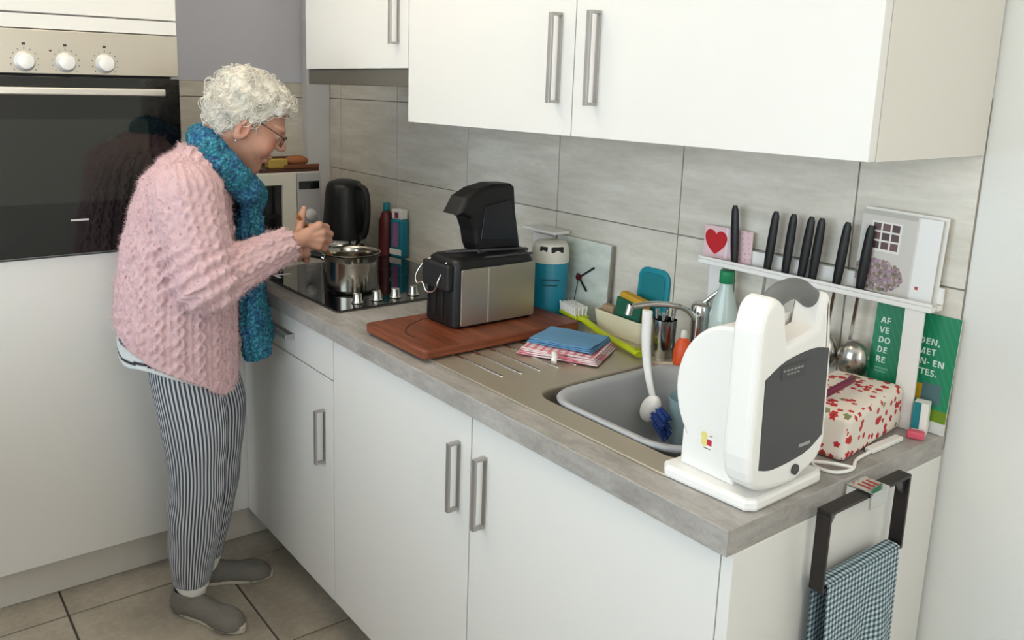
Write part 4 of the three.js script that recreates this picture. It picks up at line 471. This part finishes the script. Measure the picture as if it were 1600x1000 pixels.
  const armR = [[[-0.05, 1.225, 0.155], [0.0, 1.025, 0.2], 0.042, 0.036], [[0.0, 1.025, 0.2], [0.205, 1.078, 0.1], 0.034, 0.024]], armL = [[[-0.05, 1.225, -0.155], [0.03, 1.0, -0.2], 0.042, 0.036], [[0.03, 1.0, -0.2], [0.2, 1.045, -0.115], 0.034, 0.024]];
  const legs = [[[-0.055, 0.72, 0.085], [-0.05, 0.44, 0.065], 0.07, 0.05], [[-0.05, 0.44, 0.065], [-0.07, 0.07, 0.02], 0.046, 0.032], [[-0.04, 0.72, -0.085], [0.005, 0.46, -0.1], 0.07, 0.05], [[0.005, 0.46, -0.1], [-0.035, 0.07, -0.11], 0.046, 0.032]];
  const trunk = [[[-0.03, 1.24, 0], [-0.06, 1.05, 0], 0.075, 0.095], [[-0.06, 1.05, 0], [-0.07, 0.76, 0], 0.095, 0.1], [[-0.03, 1.23, -0.13], [-0.03, 1.23, 0.13], 0.045, 0.045]];
  const bodySDF = chainSDF([...armR, ...armL, ...legs, ...trunk], 0.04);
  const bg = [nets((x, y, z) => bodySDF([x, y, z]), [-0.24, 0.02, -0.3], [0.25, 1.32, 0.3], 0.012), nets((x, y, z) => headSDF([x, y, z]), [-0.13, 1.2, -0.11], [0.3, 1.56, 0.11], 0.003), nets((x, y, z) => hR([x, y, z]), [0.17, 1.03, 0.0], [0.37, 1.2, 0.14], 0.003), nets((x, y, z) => hL([x, y, z]), [0.16, 0.97, -0.16], [0.36, 1.1, 0.02], 0.003)];
  const body = mergeGeometries(bg); { const p = body.attributes.position, c = new Float32Array(p.count * 3); for (let i = 0; i < p.count; i++) { const q = skin([p.getX(i), p.getY(i), p.getZ(i)]); c.set(q, i * 3); } body.setAttribute('color', new THREE.BufferAttribute(c, 3)); }
  part(who, 'body', body, vcol(0.5, { sheen: 0.2 }));

  // hair: short loose curls
  const curl = (h) => 0.010 * PN.noise(h[0] * 32, h[1] * 32, h[2] * 32) + 0.006 * PN.noise(h[0] * 75 + 4, h[1] * 75, h[2] * 75) + 0.003 * PN.noise(h[0] * 150, h[1] * 150, h[2] * 150);
  const hairSDF = (p) => {
    const h = toHead(p), m = [h[0], h[1], Math.abs(h[2])];
    let d = ell(h, [-0.02, 0.068, 0], [0.101, 0.086, 0.088]); d = smin(d, ell(h, [-0.05, 0.02, 0], [0.06, 0.07, 0.077]), 0.03); d = smin(d, ell(h, [0.04, 0.1, 0], [0.05, 0.036, 0.072]), 0.02);
    d += curl(h) * 1.15;
    const face = ell(m, [0.105, 0.012, 0.03], [0.092, 0.088, 0.085]) + 0.5 * curl([h[0] + 1, h[1], h[2]]); d = Math.max(d, -face);        // open face
    d = Math.max(d, -ell(m, [0.004, -0.022, 0.085], [0.03, 0.043, 0.03]) - 0.3 * curl(h));                                              // ear stays free
    return d;
  };
  const hairG = nets((x, y, z) => hairSDF([x, y, z]), [-0.08, 1.27, -0.13], [0.29, 1.58, 0.13], 0.0035, (x, y, z) => { const n = 0.5 + 0.5 * PN.noise(x * 60, y * 60, z * 60), k = 0.5 + 0.5 * PN.noise(x * 160, y * 40, z * 160); return [lerp(0.68, 0.84, n) * lerp(.92, 1, k), lerp(0.63, 0.8, n) * lerp(.92, 1, k), lerp(0.53, 0.72, n) * lerp(.9, 1, k)]; });
  const hair = part(who, 'hair', hairG, vcol(0.75, { sheen: 0.5, sheenColor: new THREE.Color(1, 0.95, 0.85) }), 'short curly white-blonde hair');
  { const sg = new THREE.TorusGeometry(0.015, 0.0008, 5, 16, 3.2), im = fin(new THREE.InstancedMesh(sg, std(0xffffff, 0.6), 2600)); im.name = 'hair_curls'; im.userData.kind = 'stuff'; const p = hairG.attributes.position, nn = hairG.attributes.normal, o = new THREE.Object3D(), col = new THREE.Color(); let k = 0; while (k < 2600) { const i = Math.floor(rnd() * p.count), n = V(nn.getX(i), nn.getY(i), nn.getZ(i)), q = [p.getX(i), p.getY(i), p.getZ(i)], h = toHead(q); if (h[0] > 0.045 && h[1] < 0.1) { if (rnd() < 0.9) { continue; } } o.position.set(q[0] - n.x * 0.005, q[1] - n.y * 0.005, q[2] - n.z * 0.005); o.quaternion.setFromUnitVectors(V(0, 0, 1), V(n.x + rnd() * 1.6 - 0.8, n.y + rnd() * 1.6 - 0.8, n.z + rnd() * 1.6 - 0.8).normalize()); o.rotateZ(rnd() * 6.3); o.scale.setScalar(0.65 + rnd() * 0.6); o.updateMatrix(); im.setMatrixAt(k, o.matrix); const b = 0.66 + rnd() * 0.2; im.setColorAt(k, col.setRGB(b, b * 0.95, b * 0.85)); k++; } hair.add(im); }
  // glasses
  { const L = (u, v, w) => V(...fromHead(u, v, w)), fr = []; for (const s of [-1, 1]) { const pts = []; for (let i = 0; i < 18; i++) { const a = i / 18 * 6.283; pts.push(L(0.108 - 0.006 * Math.abs(Math.cos(a)), 0.026 + Math.sin(a) * 0.0155, s * (0.033 + Math.cos(a) * 0.022))); } fr.push(tube(pts, 0.0013, 60, 6, true)); fr.push(tube([L(0.102, 0.032, s * 0.055), L(0.09, 0.036, s * 0.068), L(0.04, 0.038, s * 0.077), L(0.0, 0.036, s * 0.08), L(-0.012, 0.02, s * 0.08)], 0.0014, 30, 6)); } fr.push(tube([L(0.106, 0.034, -0.012), L(0.113, 0.038, 0), L(0.106, 0.034, 0.012)], 0.0013, 12, 6)); const g = part(who, 'glasses', fr, std(0x4a3a30, 0.3, { metalness: 0.6 }), 'thin dark spectacles'); for (const s of [-1, 1]) { const pts = []; for (let i = 0; i < 18; i++) { const a = i / 18 * 6.283; pts.push(L(0.107 - 0.006 * Math.abs(Math.cos(a)), 0.026 + Math.sin(a) * 0.015, s * (0.033 + Math.cos(a) * 0.0215))); } const c = L(0.109, 0.026, s * 0.033); const gg = new THREE.BufferGeometry(), pp = []; for (let i = 0; i < 18; i++) { const a = pts[i], b = pts[(i + 1) % 18]; pp.push(c.x, c.y, c.z, a.x, a.y, a.z, b.x, b.y, b.z); } gg.setAttribute('position', new THREE.Float32BufferAttribute(pp, 3)); gg.setAttribute('uv', new THREE.Float32BufferAttribute(new Float32Array(pp.length / 3 * 2), 2)); gg.computeVertexNormals(); part(g, 'lens', gg, M.glass); } part(who, 'earring', new THREE.SphereGeometry(0.0035, 12, 10).translate(...fromHead(-0.004, -0.034, 0.085)), M.chrome); }

  // cardigan: y, centre, half depth, half width
  const prof = [[1.33, -0.005, 0.05, 0.09], [1.29, -0.022, 0.092, 0.13], [1.24, -0.04, 0.117, 0.165], [1.16, -0.055, 0.13, 0.178], [1.06, -0.067, 0.146, 0.182], [0.95, -0.073, 0.157, 0.188], [0.85, -0.078, 0.162, 0.196], [0.74, -0.08, 0.16, 0.2], [0.6, -0.08, 0.155, 0.2]];
  const at = (y, k) => { if (y >= prof[0][0]) return prof[0][k]; for (let i = 0; i + 1 < prof.length; i++) if (y >= prof[i + 1][0]) return lerp(prof[i + 1][k], prof[i][k], sstep(0, 1, (y - prof[i + 1][0]) / (prof[i][0] - prof[i + 1][0])) * 0.5 + 0.5 * (y - prof[i + 1][0]) / (prof[i][0] - prof[i + 1][0])); return prof[prof.length - 1][k]; };
  const torso = (p, grow) => { const c = at(p[1], 1), a = at(p[1], 2) + grow, b = at(p[1], 3) + grow, x = (p[0] - c) / a, z = p[2] / b, k = Math.sqrt(x * x + z * z); return (k - 1) * Math.min(a, b) * 0.9; };
  const cable = (a, l) => { const c = ((a / 0.05) % 1 + 1.5) % 1 - 0.5, ph = l / 0.062 * 6.283 + Math.floor(a / 0.05 + 0.5) * 2.1, s1 = 0.19 * Math.sin(ph), b1 = Math.exp(-((c - s1) ** 2) / 0.014), b2 = Math.exp(-((c + s1) ** 2) / 0.014), rib = 0.45 * Math.exp(-((Math.abs(c) - 0.47) ** 2) / 0.003); return Math.max(b1, b2, rib) - 0.45; };
  const sleeveR = [[[-0.04, 1.22, 0.14], [0.0, 1.01, 0.2], 0.082, 0.076], [[0.0, 1.01, 0.2], [0.215, 1.082, 0.1], 0.071, 0.043]], sleeveL = [[[-0.04, 1.22, -0.14], [0.03, 0.99, -0.2], 0.082, 0.074], [[0.03, 0.99, -0.2], [0.19, 1.04, -0.12], 0.07, 0.043]];
  const slv = (p, ch) => smin(cone(p, ...ch[0]), cone(p, ...ch[1]), 0.02);
  const slvPat = (p, ch) => { let best = 1, r = 0, l0 = 0; for (const [a, b, ra, rb] of ch) { const A = V(...a), B = V(...b), d = B.clone().sub(A), L = d.length(); d.normalize(); const q = V(...p).sub(A), t = clamp(q.dot(d), 0, L), off = q.clone().addScaledVector(d, -q.dot(d)), dist = off.length() - lerp(ra, rb, t / L); if (dist < best) { best = dist; const e1 = V(0, 0, 1).cross(d).normalize(), e2 = d.clone().cross(e1); r = cable(Math.atan2(off.dot(e2), off.dot(e1)) * 0.062, l0 + t); } l0 += L; } return r; };
  const hem = (p) => { const q = clamp((p[0] + 0.24) / 0.3, 0, 1); return lerp(0.868, 0.703, q ** 0.8) + (p[2] < 0 ? 0.015 : 0) - 0.02 * Math.exp(-((p[0] - 0.04) ** 2) / 0.002) + 0.006 * Math.sin(p[2] * 30); };
  const cardSDF = (p) => {
    const t0 = torso(p, 0), sR = slv(p, sleeveR), sL = slv(p, sleeveL);
    let dt = Math.max(t0, p[1] - 1.335); dt = Math.max(dt, hem(p) - p[1]);
    let d = dt; const front = p[0] - at(p[1], 1);
    if (front > 0) { const gap = Math.abs(p[2] - 0.005) - lerp(0.03, 0.055, sstep(0.9, 1.25, p[1])); d = Math.max(d, -Math.max(gap, -(front - at(p[1], 2) * 0.72))); }   // open down the front
    d = smin(d, smin(sR, sL, 0.005), 0.028);
    const cutR = (p[0] - 0.215) * 0.86 + (p[1] - 1.082) * 0.28 - (p[2] - 0.1) * 0.4, cutL = (p[0] - 0.19) * 0.86 + (p[1] - 1.04) * 0.28 + (p[2] + 0.12) * 0.4; if (p[0] > 0.1) d = Math.max(d, (p[2] > 0 ? cutR : cutL));
    if (Math.abs(d) < 0.02) { const pat = dt < Math.min(sR, sL) ? cable(Math.atan2(p[2], -(p[0] - at(p[1], 1))) * 0.185, p[1]) : slvPat(p, sR < sL ? sleeveR : sleeveL); d -= 0.0075 * pat * (dt < Math.min(sR, sL) ? sstep(0.0, 0.03, p[1] - hem(p)) : 1); d -= 0.003 * PN.noise(p[0] * 60, p[1] * 60, p[2] * 60) + 0.0018 * PN.noise(p[0] * 160, p[1] * 160, p[2] * 160); if (sR < 0.03 && p[0] < 0.08 && p[1] < 1.1 && p[1] > 0.95) d -= 0.004 * Math.sin((p[0] * 0.6 - p[1]) * 150 + p[2] * 40); }
    return d;
  };
  const cardCol = (x, y, z) => { const n = PN.noise(x * 220, y * 220, z * 220), m = PN.noise(x * 40, y * 40, z * 40); const fleck = PN.noise(x * 130 + 9, y * 130, z * 130) > 0.62; const b = 1 + 0.1 * n + 0.05 * m; return fleck ? [0.36, 0.2, 0.2] : [0.68 * b, 0.46 * b, 0.475 * b]; };
  const cg = nets((x, y, z) => cardSDF([x, y, z]), [-0.27, 0.64, -0.3], [0.26, 1.36, 0.3], 0.0045, cardCol);
  const card = part(who, 'cardigan', cg, vcol(0.95, { sheen: 0.6, sheenColor: new THREE.Color(0.85, 0.72, 0.73), sheenRoughness: 0.6 }), 'fluffy pink cable-knit cardigan');
  { const N = 26000, fg = new THREE.ConeGeometry(0.00035, 0.011, 3, 1).translate(0, 0.0055, 0), im = fin(new THREE.InstancedMesh(fg, std(0xffffff, 0.9), N)); im.name = 'wool_fluff'; im.userData.kind = 'stuff'; const p = cg.attributes.position, nn = cg.attributes.normal, o = new THREE.Object3D(), c = new THREE.Color(); for (let k = 0; k < N; k++) { const i = Math.floor(rnd() * p.count), n = V(nn.getX(i) + rnd() * 1.4 - 0.7, nn.getY(i) + rnd() * 1.4 - 0.8, nn.getZ(i) + rnd() * 1.4 - 0.7).normalize(); o.position.set(p.getX(i) + rnd() * 0.004 - 0.002, p.getY(i) + rnd() * 0.004 - 0.002, p.getZ(i)); o.quaternion.setFromUnitVectors(V(0, 1, 0), n); o.scale.setScalar(0.6 + rnd() * 0.8); o.updateMatrix(); im.setMatrixAt(k, o.matrix); const b = 0.9 + rnd() * 0.25; im.setColorAt(k, c.setRGB(0.74 * b, 0.53 * b, 0.545 * b)); } card.add(im); }
  { const bt = std(0xe9e2df, 0.4); [[1.12, 0.0], [1.03, 0.0], [0.94, 0.0]].forEach(([y]) => part(card, 'button', cyl(0.008, 0.008, 0, 0.004, 0, 0, 14).rotateZ(-Math.PI / 2).translate(at(y, 1) + at(y, 2) * 0.97, y, 0.058), bt)); }

  // striped shirt showing below the cardigan at the back
  const shirtHem = (p) => 0.782 - 0.075 * sstep(-0.2, 0.05, p[0]) + 0.008 * Math.sin(p[2] * 34 + 1);
  const shirtSDF = (p) => Math.max(Math.max(torso(p, -0.026 + 0.019 * sstep(0.9, 0.82, p[1]) * sstep(0.0, -0.14, p[0])), shirtHem(p) - p[1]), p[1] - 1.24);
  part(who, 'shirt', nets((x, y, z) => shirtSDF([x, y, z]), [-0.27, 0.66, -0.22], [0.12, 1.27, 0.22], 0.004, (x, y, z) => { const k = y - shirtHem([x, y, z]); return (k > 0.012 && k < 0.021) || (k > 0.052 && k < 0.061) || (k > 0.112 && k < 0.121) ? [0.02, 0.02, 0.028] : [0.72, 0.75, 0.74]; }), vcol(0.85), 'white shirt with thin black stripes');

  // scarf: a thick loop round the neck and a long tail down the front
  const loop = []; for (let i = 0; i < 14; i++) { const a = i / 14 * Math.PI * 2, c = Math.cos(a); loop.push([lerp(0.0, 0.128, (c + 1) / 2) + 0.008 * Math.sin(a) ** 2, lerp(1.352, 1.2, (c + 1) / 2) - 0.006 * Math.sin(a) ** 2, Math.sin(a) * 0.094]); }
  const tails = [[[0.125, 1.21, 0.03], [0.118, 1.1, 0.035], 0.03, 0.03], [[0.118, 1.1, 0.035], [0.112, 0.98, 0.03], 0.03, 0.03], [[0.112, 0.98, 0.03], [0.118, 0.86, 0.03], 0.03, 0.034], [[0.118, 0.86, 0.03], [0.128, 0.765, 0.03], 0.034, 0.036], [[0.12, 1.21, -0.03], [0.112, 1.05, -0.04], 0.028, 0.028], [[0.112, 1.05, -0.04], [0.14, 0.8, -0.03], 0.028, 0.036]];
  const scarfSDF = (p) => { let d = 1; for (let i = 0; i < 14; i++) { const a = loop[i], b = loop[(i + 1) % 14]; d = smin(d, cone(p, a, b, 0.037, 0.037), 0.01); } for (const [a, b, r, s] of tails) d = smin(d, cone(p, a, b, r, s), 0.014); if (p[1] < 1.15) d += 0.005 * Math.sin(p[0] * 150 + p[2] * 190 + 2 * Math.sin(p[1] * 16)); d = Math.max(d, 0.752 - p[1] + 0.2 * (p[0] - 0.13)); if (Math.abs(d) < 0.02) d += 0.0035 * Math.sin(p[1] * 620 + 3 * PN.noise(p[0] * 30, p[1] * 30, p[2] * 30)) * Math.sin((p[0] - p[2]) * 560) + 0.004 * PN.noise(p[0] * 70, p[1] * 70, p[2] * 70); return d; };
  const sc = part(who, 'scarf', nets((x, y, z) => scarfSDF([x, y, z]), [-0.06, 0.72, -0.16], [0.21, 1.42, 0.16], 0.0035, (x, y, z) => { const n = PN.noise(x * 150, y * 150, z * 150), m = PN.noise(x * 22 + 5, y * 14, z * 22), k = PN.noise(x * 300, y * 300 + 7, z * 300); let c = m > 0.05 ? [0.02, 0.12, 0.25] : [0.014, 0.14, 0.19]; if (n > 0.22) c = [0.06, 0.27, 0.37]; else if (n < -0.28) c = [0.022, 0.05, 0.14]; const b = 1 + 0.5 * k; return c.map((v) => v * b); }), vcol(0.95, { sheen: 0.4 }), 'chunky teal and blue knitted scarf');

  // trousers: one tube for each leg, joined under the shirt; stripes run down the cloth
  const stripes = pixTex(256, 64, (u, v) => { const k = (u * 16) % 1; return k < 0.4 ? [205, 208, 212] : k > 0.9 || k < 0.46 ? [135, 139, 146] : [66, 70, 80]; }, [1 / 0.155, 1]);
  const leg = (pts, pn) => loft(Array.from({ length: 46 }, (_, j) => { const q = j / 45 * (pts.length - 1), i = Math.min(pts.length - 2, Math.floor(q)), t = q - i, s = (k) => { const a = pts[Math.max(0, i - 1)][k], b = pts[i][k], c = pts[i + 1][k], d = pts[Math.min(pts.length - 1, i + 2)][k]; return 0.5 * (2 * b + (c - a) * t + (2 * a - 5 * b + 4 * c - d) * t * t + (3 * b - a - 3 * c + d) * t * t * t); }; const o = []; for (let k = 0; k < 40; k++) { const a = -k / 40 * Math.PI * 2, w = 1 + 0.05 * PN.noise(Math.cos(a) * 1.6 + pn, s(1) * 9, Math.sin(a) * 1.6) + 0.025 * Math.sin(s(1) * 44 + Math.cos(a - 1) * 3 + pn) * sstep(0.62, 0.4, s(1)); o.push(V(s(0) + Math.cos(a) * s(3) * w, s(1), s(2) + Math.sin(a) * s(4) * w)); } return o; }), { uScale: 0.5 });
  const lg1 = leg([[-0.07, 0.86, 0.07, 0.07, 0.07], [-0.066, 0.76, 0.078, 0.09, 0.085], [-0.046, 0.6, 0.08, 0.088, 0.088], [-0.042, 0.45, 0.07, 0.076, 0.076], [-0.054, 0.3, 0.05, 0.074, 0.07], [-0.064, 0.18, 0.032, 0.064, 0.062], [-0.07, 0.1, 0.022, 0.053, 0.054]], 0), lg2 = leg([[-0.06, 0.86, -0.07, 0.07, 0.07], [-0.04, 0.76, -0.08, 0.098, 0.085], [-0.005, 0.6, -0.09, 0.104, 0.09], [0.002, 0.47, -0.1, 0.088, 0.078], [-0.008, 0.3, -0.108, 0.074, 0.07], [-0.022, 0.18, -0.11, 0.062, 0.062], [-0.03, 0.1, -0.112, 0.053, 0.054]], 3);
  part(who, 'trousers', [lg1, lg2], std(0xffffff, 0.9, { map: stripes, side: THREE.DoubleSide }), 'black and white vertically striped trousers');
  // socks and slip-on shoes
  for (const [hx, hz, turn, ax, az] of [[-0.122, -0.012, -0.72, -0.068, 0.024], [-0.088, -0.122, -0.06, -0.03, -0.112]]) {
    part(who, 'sock', lathe([[0.033, 0.045], [0.04, 0.075], [0.047, 0.088], [0.045, 0.13], [0.0, 0.13]], 24).translate(ax, 0, az), M.whiteSoft);
    const up = nets((x, y, z) => { const p = [x, y, z]; let d = cone(p, [0.05, 0.035, 0], [0.19, 0.02, 0.003], 0.037, 0.031); d = smin(d, ell(p, [0.205, 0.014, 0.004], [0.048, 0.034, 0.042]), 0.03); d = smin(d, cone(p, [0.04, 0.04, 0], [0.055, 0.078, 0], 0.035, 0.036), 0.03); d = Math.max(d, 0.012 - y); d = Math.max(d, y - lerp(0.085, 0.068, x / 0.1)); d = Math.max(d, -cone(p, [0.048, 0.07, 0], [0.056, 0.12, 0], 0.031, 0.034)); return d + 0.0012 * PN.noise(x * 120, y * 120, z * 120); }, [-0.01, 0, -0.07], [0.27, 0.12, 0.07], 0.004, (x, y, z) => { const n = 1 + 0.14 * PN.noise(x * 180, y * 180, z * 180); return [0.17 * n, 0.158 * n, 0.138 * n]; });
    const sh = part(who, 'shoe', up, vcol(0.9), 'grey slip-on shoe'); sh.position.set(hx, 0, hz); sh.rotation.y = turn;
    const out = []; for (let i = 0; i < 40; i++) { const a = i / 40 * Math.PI * 2, c = Math.cos(a), s = Math.sin(a), w = 0.036 + 0.009 * sstep(0, 0.8, c); out.push([0.127 + c * 0.13, s * w * (1 - 0.16 * Math.exp(-((c + 0.1) ** 2) / 0.1)) + 0.003 * c]); }
    part(sh, 'sole', plan(out, 0.0005, 0.02, 0.003), std(0xc9c2b0, 0.7), 'off-white rubber sole');
  }
  // wooden spoon in her right hand
  who.updateMatrixWorld(true); const a = who.localToWorld(SW.clone()), b = who.localToWorld(SE.clone());
  const sp = thing('wooden_spoon', 'brown wooden spoon held in her hand over the saucepan', 'spoon', [b.x, b.y, b.z]); const d = a.clone().sub(b); part(sp, 'stick', bar(V(0, 0, 0), d, 0.005, 10, 0.0055), M.spoonWood); part(sp, 'bowl', new THREE.SphereGeometry(1, 16, 12).scale(0.017, 0.024, 0.008).applyQuaternion(new THREE.Quaternion().setFromUnitVectors(V(0, 1, 0), d.clone().normalize())), M.spoonWood);
}
renderer.render(scene, camera);
